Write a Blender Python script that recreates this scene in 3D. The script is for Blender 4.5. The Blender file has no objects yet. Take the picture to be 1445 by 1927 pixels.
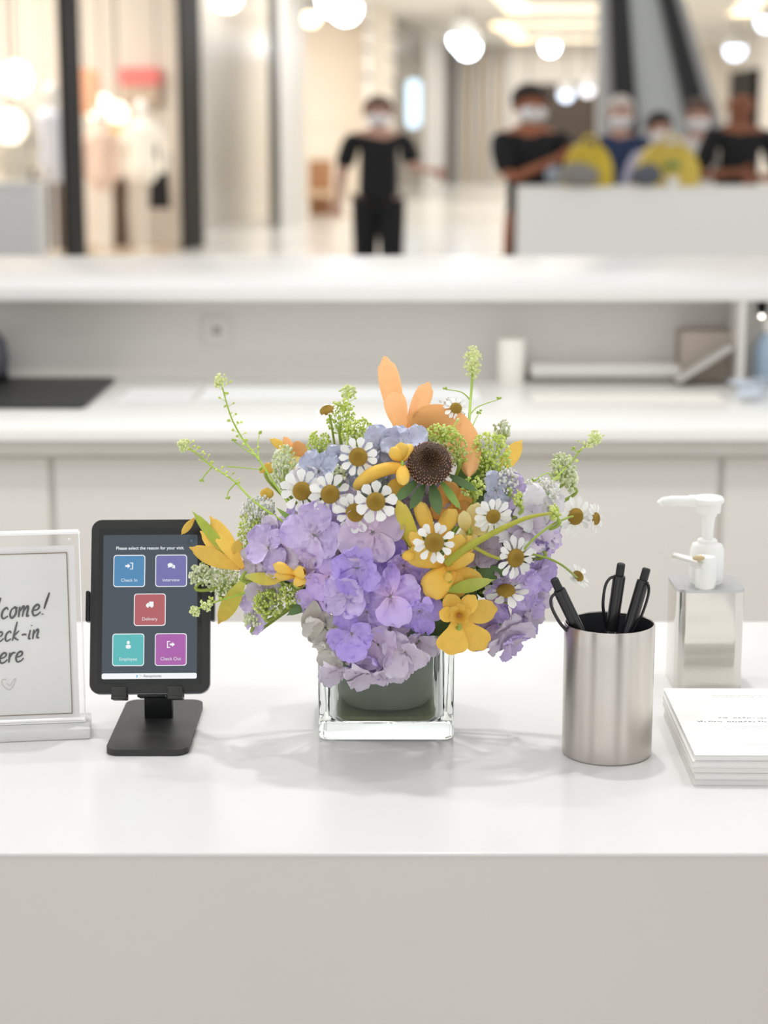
import bpy, bmesh, math, random
from mathutils import Vector, Matrix, Euler, noise
R = random.Random(7)
PI = math.pi
S = bpy.context.scene
COL = S.collection

# ---------------------------------------------------------------- camera
FPX = 3500.0; CX = 722.5; CY = 963.5
PITCH = math.atan((CY-260)/FPX)
CAMZ = 1.366
cam = bpy.data.cameras.new('camera'); camo = bpy.data.objects.new('camera', cam); COL.objects.link(camo)
camo.location = (0, 0, CAMZ); camo.rotation_euler = (PI/2-PITCH, 0, 0)
cam.sensor_fit = 'VERTICAL'; cam.sensor_height = 36; cam.lens = FPX/1927*36
cam.clip_end = 200; cam.clip_start = .05
cam.dof.use_dof = True; cam.dof.focus_distance = 1.74; cam.dof.aperture_fstop = 4.4
S.camera = camo

# ---------------------------------------------------------------- light
S.view_settings.view_transform = 'Standard'; S.view_settings.look = 'None'
S.view_settings.gamma = 1; S.view_settings.use_curve_mapping = False
S.view_settings.exposure = 0.56
S.cycles.use_denoising = True
S.cycles.max_bounces = 14; S.cycles.transmission_bounces = 12; S.cycles.glossy_bounces = 6; S.cycles.diffuse_bounces = 5
S.cycles.sample_clamp_indirect = 6; S.cycles.blur_glossy = 1.0
W = bpy.data.worlds.new('mall_ambient'); S.world = W; W.use_nodes = True
wn = W.node_tree.nodes; wl = W.node_tree.links
bg = wn['Background']
# soft hall light, dimmer overhead; dark vertical bands added for the steel cup's reflections
tc = wn.new('ShaderNodeTexCoord'); sx = wn.new('ShaderNodeSeparateXYZ'); wl.new(tc.outputs['Generated'], sx.inputs[0])
rz = wn.new('ShaderNodeValToRGB'); wl.new(sx.outputs['Z'], rz.inputs[0])
rz.color_ramp.elements[0].position = 0.0; rz.color_ramp.elements[0].color = (.925, .93, .925, 1)
rz.color_ramp.elements[1].position = .8; rz.color_ramp.elements[1].color = (.55, .55, .545, 1)
e = rz.color_ramp.elements.new(.35); e.color = (.88, .885, .88, 1)
at2 = wn.new('ShaderNodeMath'); at2.operation = 'ARCTAN2'; wl.new(sx.outputs['X'], at2.inputs[0]); wl.new(sx.outputs['Y'], at2.inputs[1])
cmb = wn.new('ShaderNodeCombineXYZ'); wl.new(at2.outputs[0], cmb.inputs[0])
ns = wn.new('ShaderNodeTexNoise'); ns.inputs['Scale'].default_value = 2.3; ns.inputs['Detail'].default_value = 3; wl.new(cmb.outputs[0], ns.inputs['Vector'])
rn = wn.new('ShaderNodeValToRGB'); wl.new(ns.outputs['Fac'], rn.inputs[0])
rn.color_ramp.elements[0].position = .40; rn.color_ramp.elements[0].color = (.22, .21, .20, 1)
rn.color_ramp.elements[1].position = .49; rn.color_ramp.elements[1].color = (1, 1, 1, 1)
mx = wn.new('ShaderNodeMix'); mx.data_type = 'RGBA'; mx.blend_type = 'MULTIPLY'; mx.inputs[0].default_value = 1
wl.new(rz.outputs[0], mx.inputs[6]); wl.new(rn.outputs[0], mx.inputs[7]); wl.new(mx.outputs[2], bg.inputs[0])
bg.inputs[1].default_value = .90

def area(name, loc, target, size, energy, color=(1, 1, 1), sy=None):
    l = bpy.data.lights.new(name, 'AREA'); l.energy = energy; l.color = color
    l.shape = 'RECTANGLE' if sy else 'SQUARE'; l.size = size
    if sy: l.size_y = sy
    o = bpy.data.objects.new(name, l); COL.objects.link(o); o.location = loc
    d = Vector(target)-Vector(loc); o.rotation_euler = d.to_track_quat('-Z', 'Y').to_euler()
    return o
# lamps of the reception ceiling
area('ceiling_lamp_front', (-1.2, .6, 3.4), (0, 1.8, .8), .25, 8, (1, .985, .96))
area('ceiling_lamp_over', (.10, 2.35, 3.3), (.0, 1.8, .8),   .09, 12, (1, .985, .96))
area('ceiling_lamp_over_side', (1.1, 2.2, 3.3), (.0, 1.8, .8), .09, 6, (1, .985, .96))
area('ceiling_lamp_over_rear', (-1.0, 2.6, 3.3), (.0, 1.8, .8), .09, 6, (1, .985, .96))
area('ceiling_lamp_back_desk', (0, 4.2, 3.3), (0, 4.2, .8), 2.4, 8, (1, .99, .97), .8)
# lamps of the mall, and an added window fill
for yy, en in ((19, 80), (27, 95), (37, 120), (48, 150), (55, 110)):
    area('hall_lamp', (1.2+.13*(yy-20), yy, 4.0), (1.2+.13*(yy-20), yy, 0), 4.5, en, (1, .99, .975), 8 if yy < 50 else 5)
area('shop_lamp', (-5.0, 21.4, 3.9), (-4.6, 22.2, 0), 3.0, 200, (1, .96, .91), 3)
area('shop_lamp_far', (-2.2, 36.0, 3.9), (-2.2, 36, 0), 2.2, 110, (1, .94, .87), 4)
area('window_fill', (-2.35, 29.5, 4.0), (-2.75, 29.5, 0), .6, 75, (1, .97, .93), 6)  # added fill light that brightens the cream panel behind the shop glass

# ---------------------------------------------------------------- pixel -> place helpers
def ray(px, py):
    u = (px-CX)/FPX; v = (CY-py)/FPX
    c, s = math.cos(PITCH), math.sin(PITCH)
    return Vector((u, c+v*s, -s+v*c))
def at(px, py, Y):
    d = ray(px, py); return Vector((0, 0, CAMZ))+d*(Y/d.y)
def atz(px, py, z):
    d = ray(px, py); return Vector((0, 0, CAMZ))+d*((z-CAMZ)/d.z)
def mpp(Y, z=1.0):                      # metres per pixel at a place
    return (Y*math.cos(PITCH)+(CAMZ-z)*math.sin(PITCH))/FPX

# ---------------------------------------------------------------- materials
def lin(c):
    if isinstance(c, str):
        c = c.lstrip('#'); c = tuple(int(c[i:i+2], 16)/255 for i in (0, 2, 4))
    return tuple(x/12.92 if x <= .04045 else ((x+.055)/1.055)**2.4 for x in c)+(1,)
MATS = {}
def mat(name, col, rough=.5, metal=0, spec=.5, emit=None, estr=1, trans=0, ior=1.45, aniso=0, coat=0, bump=0, bscale=60, var=0, vscale=8, translucent=0, alpha=1, sss=0):
    if name in MATS: return MATS[name]
    m = bpy.data.materials.new(name); m.use_nodes = True; nt = m.node_tree; n = nt.nodes; l = nt.links
    b = n['Principled BSDF']
    b.inputs['Base Color'].default_value = lin(col); b.inputs['Roughness'].default_value = rough
    b.inputs['Metallic'].default_value = metal; b.inputs['Specular IOR Level'].default_value = spec
    b.inputs['Transmission Weight'].default_value = trans; b.inputs['IOR'].default_value = ior
    b.inputs['Anisotropic'].default_value = aniso; b.inputs['Coat Weight'].default_value = coat
    b.inputs['Alpha'].default_value = alpha
    if sss:
        b.inputs['Subsurface Weight'].default_value = sss; b.inputs['Subsurface Radius'].default_value = (.003, .003, .003); b.inputs['Subsurface Scale'].default_value = 1
    if emit:
        b.inputs['Emission Color'].default_value = lin(emit); b.inputs['Emission Strength'].default_value = estr
    if var:
        t = n.new('ShaderNodeTexCoord'); nz = n.new('ShaderNodeTexNoise'); nz.inputs['Scale'].default_value = vscale; nz.inputs['Detail'].default_value = 4
        l.new(t.outputs['Object'], nz.inputs['Vector'])
        r = n.new('ShaderNodeValToRGB'); l.new(nz.outputs['Fac'], r.inputs[0])
        c = lin(col); r.color_ramp.elements[0].position = .3; r.color_ramp.elements[1].position = .7
        r.color_ramp.elements[0].color = tuple(x*(1-var) for x in c[:3])+(1,); r.color_ramp.elements[1].color = tuple(min(1, x*(1+var)) for x in c[:3])+(1,)
        l.new(r.outputs[0], b.inputs['Base Color'])
    if bump:
        t = n.new('ShaderNodeTexCoord'); nz = n.new('ShaderNodeTexNoise'); nz.inputs['Scale'].default_value = bscale
        l.new(t.outputs['Object'], nz.inputs['Vector'])
        bp = n.new('ShaderNodeBump'); bp.inputs['Strength'].default_value = bump; bp.inputs['Distance'].default_value = .002
        l.new(nz.outputs['Fac'], bp.inputs['Height']); l.new(bp.outputs[0], b.inputs['Normal'])
    MATS[name] = m; return m

def thin_glass(name, tint='#fbfdfd', gloss=.04, refl=.03):
    m = bpy.data.materials.new(name); m.use_nodes = True; nt = m.node_tree; n = nt.nodes; l = nt.links
    n.remove(n['Principled BSDF']); t = n.new('ShaderNodeBsdfTransparent'); t.inputs[0].default_value = lin(tint)
    g = n.new('ShaderNodeBsdfGlossy'); g.inputs['Roughness'].default_value = gloss; 
    x = n.new('ShaderNodeMixShader'); x.inputs[0].default_value = refl; l.new(t.outputs[0], x.inputs[1]); l.new(g.outputs[0], x.inputs[2])
    l.new(x.outputs[0], n['Material Output'].inputs['Surface']); MATS[name] = m; return m
def petal_mat(name, base, mid, tip, transl=.35, rough=.55, vein=.12, hue=0):
    """flower tissue: its own colour runs from base to tip (attribute 'pt'), with mottling and see-through thinness"""
    if name in MATS: return MATS[name]
    m = bpy.data.materials.new(name); m.use_nodes = True; nt = m.node_tree; n = nt.nodes; l = nt.links
    b = n['Principled BSDF']; out = n['Material Output']
    a = n.new('ShaderNodeAttribute'); a.attribute_name = 'pt'
    r = n.new('ShaderNodeValToRGB'); l.new(a.outputs['Fac'], r.inputs[0])
    r.color_ramp.elements[0].position = 0; r.color_ramp.elements[0].color = lin(base)
    r.color_ramp.elements[1].position = 1; r.color_ramp.elements[1].color = lin(tip)
    e = r.color_ramp.elements.new(.4); e.color = lin(mid)
    t = n.new('ShaderNodeTexCoord'); nz = n.new('ShaderNodeTexNoise'); nz.inputs['Scale'].default_value = 90; nz.inputs['Detail'].default_value = 5
    l.new(t.outputs['Object'], nz.inputs['Vector'])
    mr = n.new('ShaderNodeMapRange'); mr.inputs[1].default_value = .3; mr.inputs[2].default_value = .7; mr.inputs[3].default_value = 1-vein; mr.inputs[4].default_value = 1+vein*.6
    l.new(nz.outputs['Fac'], mr.inputs[0])
    oi = n.new('ShaderNodeObjectInfo'); mr2 = n.new('ShaderNodeMapRange'); mr2.inputs[3].default_value = .86; mr2.inputs[4].default_value = 1.08
    l.new(oi.outputs['Random'], mr2.inputs[0])
    mu = n.new('ShaderNodeMath'); mu.operation = 'MULTIPLY'; l.new(mr.outputs[0], mu.inputs[0]); l.new(mr2.outputs[0], mu.inputs[1])
    hs = n.new('ShaderNodeHueSaturation'); l.new(r.outputs[0], hs.inputs['Color']); l.new(mu.outputs[0], hs.inputs['Value'])
    l.new(hs.outputs[0], b.inputs['Base Color']); b.inputs['Roughness'].default_value = rough; b.inputs['Specular IOR Level'].default_value = .3
    nz2 = n.new('ShaderNodeTexNoise'); nz2.inputs['Scale'].default_value = 160; l.new(t.outputs['Object'], nz2.inputs['Vector'])
    bp = n.new('ShaderNodeBump'); bp.inputs['Strength'].default_value = .25; bp.inputs['Distance'].default_value = .001; l.new(nz2.outputs['Fac'], bp.inputs['Height']); l.new(bp.outputs[0], b.inputs['Normal'])
    if transl:
        tr = n.new('ShaderNodeBsdfTranslucent'); l.new(hs.outputs[0], tr.inputs[0])
        ms = n.new('ShaderNodeMixShader'); ms.inputs[0].default_value = transl*.45
        l.new(b.outputs[0], ms.inputs[1]); l.new(tr.outputs[0], ms.inputs[2]); l.new(ms.outputs[0], out.inputs['Surface'])
    MATS[name] = m; return m

# ---------------------------------------------------------------- mesh builder
class MB:
    def __init__(s): s.v = []; s.f = []; s.pt = []
    def add(s, verts, faces, pt=None, M=None):
        o = len(s.v)
        for i, p in enumerate(verts):
            p = Vector(p); s.v.append(M @ p if M else p); s.pt.append(pt[i] if pt else .5)
        for f in faces: s.f.append([o+i for i in f])
        return s
    def box(s, c, d, M=None, r=0, seg=2):
        bm = bmesh.new(); bmesh.ops.create_cube(bm, size=1)
        bmesh.ops.scale(bm, vec=d, verts=bm.verts)
        if r: bmesh.ops.bevel(bm, geom=list(bm.edges), offset=r, segments=seg, profile=.5, affect='EDGES')
        bmesh.ops.translate(bm, vec=c, verts=bm.verts); s.bm(bm, M); return s
    def bm(s, bm, M=None):
        bm.verts.ensure_lookup_table(); bm.verts.index_update()
        s.add([v.co.copy() for v in bm.verts], [[v.index for v in f.verts] for f in bm.faces], None, M); bm.free(); return s
    def prism(s, pts, z0, z1, M=None, hole=None):
        n = len(pts); V = [(x, y, z0) for x, y in pts]+[(x, y, z1) for x, y in pts]
        F = [list(range(n))[::-1], [n+i for i in range(n)]]+[[i, (i+1) % n, n+(i+1) % n, n+i] for i in range(n)]
        return s.add(V, F, None, M)
    def lathe(s, prof, seg=32, M=None, a0=0, a1=2*PI):
        full = abs(a1-a0-2*PI) < 1e-6; k = seg if full else seg+1
        V = []; F = []
        for (r, z) in prof:
            for j in range(k):
                a = a0+(a1-a0)*j/seg; V.append((r*math.cos(a), r*math.sin(a), z))
        for i in range(len(prof)-1):
            for j in range(seg):
                j2 = (j+1) % k; F.append([i*k+j, i*k+j2, (i+1)*k+j2, (i+1)*k+j])
        return s.add(V, F, [i/(max(1, len(prof)-1)) for i in range(len(prof)) for _ in range(k)], M)
    def tube(s, pts, r, seg=8, cap=True, flat=1.0):
        pts = [Vector(p) for p in pts]; n = len(pts); V = []; F = []
        up = Vector((0, -1, .1)).normalized()
        for i, p in enumerate(pts):
            t = (pts[min(i+1, n-1)]-pts[max(i-1, 0)])
            if t.length < 1e-9: t = Vector((0, 0, 1))
            t.normalize(); a = t.cross(up)
            if a.length < 1e-3: a = t.cross(Vector((1, 0, 0)))
            a.normalize(); b = a.cross(t).normalized()
            rr = r[i] if isinstance(r, (list, tuple)) else r
            for j in range(seg):
                q = 2*PI*j/seg; V.append(p+a*rr*math.cos(q)+b*rr*flat*math.sin(q))
        for i in range(n-1):
            for j in range(seg):
                j2 = (j+1) % seg; F.append([i*seg+j, i*seg+j2, (i+1)*seg+j2, (i+1)*seg+j])
        if cap: F.append(list(range(seg))[::-1]); F.append([(n-1)*seg+j for j in range(seg)])
        return s.add(V, F, [i/(n-1) for i in range(n) for _ in range(seg)])
    def blob(s, c, r, su=8, sv=5, M=None, pt=.5):
        if not isinstance(r, (tuple, list, Vector)): r = (r, r, r)
        V = [(0, 0, -1)]; F = []
        for i in range(1, sv):
            a = -PI/2+PI*i/sv
            for j in range(su): V.append((math.cos(a)*math.cos(2*PI*j/su), math.cos(a)*math.sin(2*PI*j/su), math.sin(a)))
        V.append((0, 0, 1)); L = len(V)-1
        for j in range(su): F.append([0, 1+(j+1) % su, 1+j])
        for i in range(sv-2):
            for j in range(su):
                j2 = (j+1) % su; F.append([1+i*su+j, 1+i*su+j2, 1+(i+1)*su+j2, 1+(i+1)*su+j])
        for j in range(su): F.append([L, 1+(sv-2)*su+j, 1+(sv-2)*su+(j+1) % su])
        T = Matrix.Translation(c)@(M if M else Matrix())@Matrix.Diagonal((r[0], r[1], r[2], 1))
        return s.add(V, F, [pt]*len(V), T)
    def build(s, name, m, parent=None, smooth=True, loc=None):
        me = bpy.data.meshes.new(name); me.from_pydata([tuple(v) for v in s.v], [], s.f); me.update()
        at_ = me.attributes.new('pt', 'FLOAT', 'POINT'); at_.data.foreach_set('value', s.pt)
        if m: me.materials.append(m)
        if smooth:
            me.polygons.foreach_set('use_smooth', [True]*len(me.polygons))
            try: me.set_sharp_from_angle(angle=math.radians(40))
            except Exception: pass
        o = bpy.data.objects.new(name, me); COL.objects.link(o)
        if parent: o.parent = parent
        if loc is not None: o.location = loc
        return o
def tag(o, label=None, cat=None, group=None, kind=None):
    if label: o['label'] = label
    if cat: o['category'] = cat
    if group: o['group'] = group
    if kind: o['kind'] = kind
    return o
def empty(name, loc=(0, 0, 0), rz=0, label=None, cat=None, group=None):
    o = bpy.data.objects.new(name, None); COL.objects.link(o); o.location = loc; o.rotation_euler = (0, 0, rz); o.empty_display_size = .02
    return tag(o, label, cat, group)
def struct(name, mb, m, smooth=False, parent=None):
    o = mb.build(name, m, parent, smooth); o['kind'] = 'structure'; return o
def rrect(w, h, r, n=6, cx=0, cy=0):
    P = []
    for (sx_, sy_, a0) in ((1, -1, -PI/2), (1, 1, 0), (-1, 1, PI/2), (-1, -1, PI)):
        for i in range(n+1):
            a = a0+PI/2*i/n; P.append((cx+sx_*(w/2-r)+r*math.cos(a), cy+sy_*(h/2-r)+r*math.sin(a)))
    return P
def catmull(P, k=6):
    P = [Vector(p) for p in P]; out = []
    for i in range(len(P)-1):
        a, b, c, d = P[max(i-1, 0)], P[i], P[i+1], P[min(i+2, len(P)-1)]
        for j in range(k):
            t = j/k; out.append(.5*((2*b)+(c-a)*t+(2*a-5*b+4*c-d)*t*t+(3*b-a-3*c+d)*t**3))
    out.append(P[-1]); return out
def skewbox(mb, a, b, z0, z1, th):      # wall panel from ground point a to b with thickness th to the left of a->b
    a = Vector((a[0], a[1])); b = Vector((b[0], b[1])); d = (b-a).normalized(); n = Vector((-d.y, d.x))*th
    P = [a, b, b+n, a+n]; return mb.prism([(p.x, p.y) for p in P][::1], z0, z1)

# ================================================================= SETTING
M_floor = mat('polished_floor', '#e4e3e0', .18, spec=.5, var=.03, vscale=.6)
M_ceil = mat('ceiling_paint', '#dcd8d0', .7)
M_wall = mat('pale_wall', '#f0e9de', .6)
fl = MB().box((0, 30, -.05), (30, 62, .1)); struct('floor', fl, M_floor)
# left shop fronts run along X = -5.48 + .13 Y
def FX(Y): return -5.48+.13*Y
def FY(px): return 5.48/(.13-(px-CX)/FPX)
def facade(px0, px1, z0, z1, th, m, name, off=0):
    y0, y1 = FY(px0), FY(px1); mb = MB(); skewbox(mb, (FX(y0)-off, y0), (FX(y1)-off, y1), z0, z1, th); return struct(name, mb, m)
M_black = mat('black_frame', '#0f1012', .6, spec=.15)
M_brown = mat('brown_black_frame', '#17130e', .6, spec=.15)
M_greycol = mat('white_column_paint', '#d4d4d3', .45)
M_cream = mat('cream_panel', '#f0ebe2', .5)
M_warmwall = mat('warm_shop_wall', '#f0e7da', .7)
ceil = MB().box((2, 38, 4.15), (24, 44, .1)); struct('ceiling', ceil, M_ceil)
# posts and panels of the shop fronts
facade(133, 168, 0, 4.1, .04, M_black, 'trim_1')
facade(350, 388, 0, 4.1, .04, M_brown, 'trim_2')
b = MB(); skewbox(b, (FX(24.9)-1.0, 24.9), (FX(34.6)-1.0, 34.6), 0, 4.1, .05); struct('wall_left', b, M_cream)
M_glass = thin_glass('shop_glass', '#ffffff', .15, .09)
facade(387, 514, .02, 4.08, .02, M_glass, 'window_1')
facade(515, 530, 0, 4.1, .04, mat('dark_green_frame', '#262a25', .4), 'trim_3')
facade(531, 577, 0, 4.1, .06, M_greycol, 'wall_column')
facade(690, 742, 0, 4.1, .05, M_cream, 'wall_panel')
M_dgrey = mat('dusky_glass', '#77746f', .15)
facade(742, 796, 0, 4.1, .05, M_dgrey, 'window_2')
facade(797, 836, 0, 4.1, .06, M_greycol, 'wall_column')
facade(837, 851, 0, 4.1, .05, mat('grey_edge', '#4c4a48', .4), 'trim_4')
for zz in (2.6, 3.15, 3.6): facade(688, 744, zz, zz+.035, .08, M_black, 'trim_5', -.02)
# shop 1 and shop 3 interiors
b = MB().box((-6.4, 24.6, 2.05), (8.0, .2, 4.1)); struct('wall_shop', b, M_warmwall)
b = MB().box((-8.6, 20, 2.05), (.2, 9, 4.1)); struct('wall_shop_side', b, M_warmwall)
b = MB().box((-6.2, 21.0, .006), (7.2, 7, .012)); 
fls = struct('floor_shop', MB().prism([(-8.5, 17), (FX(17)-.05, 17), (FX(24.4)-.05, 24.4), (-8.5, 24.4)], .001, .012), mat('tan_shop_floor', '#b7a68f', .4))
b = MB().box((-2.6, 40.2, 2.05), (5.4, .2, 4.1)); struct('wall_shop_far', b, M_warmwall)
b = MB().box((-4.6, 36, 2.05), (.2, 9, 4.1)); struct('wall_shop_far_side', b, M_warmwall)
# far end
b = MB().box((7, 58.6, 2.05), (14, .2, 4.1)); struct('wall_far', b, M_wall)
for k, px in enumerate((862, 878, 893, 908, 922, 938, 952, 1140, 1165, 1190)):
    p = at(px, 300, 58.35); b = MB().box((p.x, 58.4, 2.0), (.14, .16, 4.0)); struct('trim_6', b, mat('tan_strip', '#d6c5ac', .5) if k % 2 else M_greycol)
b = MB(); skewbox(b, (3+.135*40, 40), (3+.135*58.5, 58.5), 0, 4.1, -.3); struct('wall_right', b, M_cream)
p0 = at(985, 0, 58.3); p1 = at(1135, 0, 58.3)
b = MB().box(((p0.x+p1.x)/2, 58.35, 1.5), (p1.x-p0.x, .25, 3.0)); struct('door_1', b, mat('dark_doorway', '#4b4036', .4))
b = MB().box((9.6, 50, 1.55), (.5, 3.2, 3.1)); struct('door_2', b, M_brown)
# ceiling recess with cove light
M_cove = mat('cove_light', '#fff3da', .5, emit='#ffeccb', estr=.85)
def cove(y0, y1, x0, x1, w):
    mb = MB()
    def X(x, y): return x+.135*(y-y0)
    for (a, b_) in (((x0, y0), (x0, y1)), ((x1, y0), (x1, y1))):
        mb.prism([(X(a[0]-w/2, a[1]), a[1]), (X(a[0]+w/2, a[1]), a[1]), (X(b_[0]+w/2, b_[1]), b_[1]), (X(b_[0]-w/2, b_[1]), b_[1])], 4.07, 4.105)
    for y in (y0, y1):
        mb.prism([(X(x0-w/2, y), y-1.4*w), (X(x1+w/2, y), y-1.4*w), (X(x1+w/2, y), y+1.4*w), (X(x0-w/2, y), y+1.4*w)], 4.07, 4.105)
    return mb
o = cove(30, 41.5, 1.35, 4.6, .5).build('cove_light', M_cove, None, False)
tag(o, 'warm glowing light strip around the ceiling recess beyond the walking figure', 'light strip')
o = cove(47, 54, 2.9, 5.5, .5).build('cove_light', M_cove, None, False); tag(o, 'short warm light strip far down the corridor ceiling, above the dark doorway', 'light strip')
o = cove(34, 42.5, 6.8, 9.4, .5).build('cove_light', M_cove, None, False); tag(o, 'warm ceiling light strip beside the leaning black pillars', 'light strip')

# spot lamps
ZL_ = .998
def spot(px, py, Y, r, strength, col, label, hang=False):
    if Y > 10: r *= 1.7; strength *= .55
    p = at(px, py, Y)
    m = mat('lamp_%s_%g' % (col, strength), '#ffffff', emit=col, estr=strength)
    e_ = empty('spot_lamp', (p.x, p.y, p.z), 0, label, 'lamp', 'spot lamps of the hall')
    MB().blob((0, 0, 0), r, 12, 8).build('bulb', m, e_)
    top = 4.1
    MB().lathe([(0, r*1.6), (r*.9, r*1.5), (r*1.15, r*.2), (r*1.05, r*.2), (r*.8, r*1.3), (0, r*1.4)], 16).build('lamp_shade', M_greycol, e_)
    MB().tube([(0, 0, r*1.4), (0, 0, max(top-p.z, r*1.6) if Y > 10 else ZL_ - p.z)], .012, 6).build('rod', M_black, e_)
    return e_
spot(1035, 88, 54, .13, 26, '#eef4ff', 'bright white round ceiling lamp right of the corridor middle, standing alone')
spot(868, 74, 40, .14, 22, '#e6f1ff', 'upper one of the two touching bluish lamps above the far white column')
spot(880, 88, 40.5, .14, 22, '#e6f1ff', 'lower one of the two touching bluish lamps above the far white column')
spot(628, 2, 26, .12, 24, '#eef3ff', 'large white lamp at the top edge above the warm shop opening')
spot(650, 16, 26.5, .12, 24, '#eef3ff', 'lower white lamp just under the top edge above the warm shop opening')
spot(585, 30, 33, .10, 7, '#ffdcae', 'dim amber lamp over the warm shop opening')
spot(427, -8, 22.5, .10, 9, '#fff0d8', 'cream lamp cut by the top edge over the glass shop window')
spot(995, 177, 52, .12, 3.4, '#bcd2f2', 'pale blue lamp over the dark hair of the standing black-dressed person')
spot(1065, 177, 52, .12, 3.6, '#bcd2f2', 'blue round lamp between its two neighbours above the dark doorway')
spot(1105, 168, 52, .12, 2.6, '#d9dae6', 'greyish lamp touching a blue one, nearest the black pillars')
spot(1383, 93, 45, .14, 5, '#cfe0ff', 'pale blue lamp above the bare-headed person with folded arms')
spot(1442, 40, 40, .12, 6, '#cfe6ff', 'bluish lamp cut by the edge of the photo above the folded arms')
spot(1433, 594, 4.36, .004, 9, '#fff5e8', 'tiny warm glint lamp at the end of the desk niche')
# tall blue light in the dusky shop window
p = at(778, 195, 40); b = MB().prism(rrect(.30, 1.0, .14), -.03, .03, Matrix.Translation((p.x, p.y, p.z))@Matrix.Rotation(PI/2, 4, 'X'))
tag(b.build('wall_light', mat('blue_light', '#bcd6ea', emit='#b4d4ec', estr=.95)), 'upright pale blue oval light on the dusky window beside the white column', 'light')

# ================================================================= MALL THINGS
M_white = mat('white_satin', '#f4f1ea', .4)
M_whitefab = mat('white_fabric', '#fbf6ea', .8)
def mannequin(px, Y, zt, label, shirt, coat=1.0, head=True):
    p = at(px, 300, Y); e_ = empty('mannequin', (p.x, Y, .012), R.uniform(-.3, .3), label, 'mannequin', 'mannequins in the lit shop')
    k = zt/1.75
    MB().lathe([(0, 0), (.17, 0), (.17, .015), (.02, .02), (.015, .8*k)], 20).build('stand', M_white, e_)
    MB().lathe([(.0, .78*k), (.12, .8*k), (.165*coat, .88*k), (.17*coat, 1.0*k), (.135*coat, 1.15*k), (.18*coat, 1.35*k), (.17*coat, 1.44*k), (.06, 1.50*k), (.05, 1.54*k), (0, 1.54*k)], 20, Matrix.Diagonal((1, .65, 1, 1))).build('torso', shirt, e_)
    for s_ in (-1, 1):
        MB().tube(catmull([(s_*.16*coat, 0, 1.42*k), (s_*.22*coat, 0, 1.2*k), (s_*.22*coat, -.04, .92*k)], 4), .045, 10).build('sleeve', shirt, e_)
    if head: MB().blob((0, 0, 1.63*k), (.08, .095, .12), 14, 10).build('head', M_white, e_)
    return e_
mannequin(268, 22.6, 1.82, 'white mannequin in a cream coat standing under the red and beige sign', M_whitefab, 1.15)
mannequin(192, 21.6, 1.72, 'slim pale mannequin just right of the black door post', mat('blush_fabric', '#e8cdbb', .8), .9)
mannequin(28, 19.4, 2.0, 'white mannequin by the edge of the photo behind the white plinth', M_whitefab, .95)
mannequin(100, 20.6, 1.95, 'pale mannequin in bluish white between plinth and black door post', mat('bluish_fabric', '#e6eaf5', .8), .95)
# hanging garments / bag
def garment(px, py0, py1, Y, w, m, label):
    a = at(px, py0, Y); b_ = at(px, py1, Y); h = a.z-b_.z
    e_ = empty('hanging_garment', (a.x, Y, b_.z), 0, label, 'garment', 'clothes hung in the lit shop')
    P = [(-w/2, 0), (w/2, 0), (w*.42, h*.6), (w*.5, h*.85), (w*.2, h), (-w*.2, h), (-w*.5, h*.85), (-w*.42, h*.6)]
    MB().prism(P, -.05, .05, Matrix.Rotation(PI/2, 4, 'X')).build('cloth', m, e_)
    MB().tube([(0, 0, h), (0, 0, h+.08), (.02, 0, h+.13), (.05, 0, h+.1)], .006, 6).build('hook', M_black, e_)
    MB().tube([(0, .0, h+.13), (0, .0, 4.1-b_.z)], .006, 6).build('cord', M_black, e_)
    return e_
garment(298, 272, 392, 23.4, .26, mat('black_fabric', '#1b1b1d', .8), 'long black garment hanging beside the cream coat')
garment(160, 128, 215, 22.0, .34, mat('peach_fabric', '#efb28e', .8), 'peach orange garment hung high beside the black door post')
garment(215, 235, 290, 23.8, .30, mat('mustard_fabric', '#e3bd7e', .8), 'mustard cloth hanging between two mannequins')
garment(225, 330, 470, 23.9, .20, mat('dark_taupe_fabric', '#5b4b40', .8), 'dark taupe garment hanging low behind the cream coat')
garment(47, 215, 375, 21.5, .2, mat('charcoal_fabric', '#3a3a3a', .8), 'charcoal garment behind the mannequin at the plinth')
for k, (px, c, l_) in enumerate(((78, '#8e857c', 'grey brown garment on the low rail next to the plinth'), (98, '#6e6a6c', 'slate garment on the low rail between two others'), (118, '#b59c84', 'tan garment on the low rail nearest the black post'))):
    garment(px, 330, 470, 22+.2*k, .18, mat('rail_%d' % k, c, .8), l_)
# globe lamps in shop
def globe(px, py, Y, r, label, s_=2.2):
    p = at(px, py, Y); e_ = empty('globe_lamp', p, 0, label, 'lamp', 'glowing globes in the lit shop')
    MB().blob((0, 0, 0), r, 18, 12).build('globe', mat('globe_glow', '#fff8e8', emit='#fff2d8', estr=1.6), e_)
    MB().tube([(0, 0, r), (0, 0, 4.1-p.z)], .01, 6).build('cord', M_black, e_)
globe(28, 148, 19.0, .17, 'big white globe lamp above the mannequin at the edge of the photo')
globe(18, 238, 18.4, .16, 'lower white globe lamp nearest the edge of the photo')
globe(190, 205, 22.9, .17, 'white globe lamp left of the two touching ones, beside the black post')
globe(222, 212, 23.2, .12, 'small white globe lamp below the beige sign panel')
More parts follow.
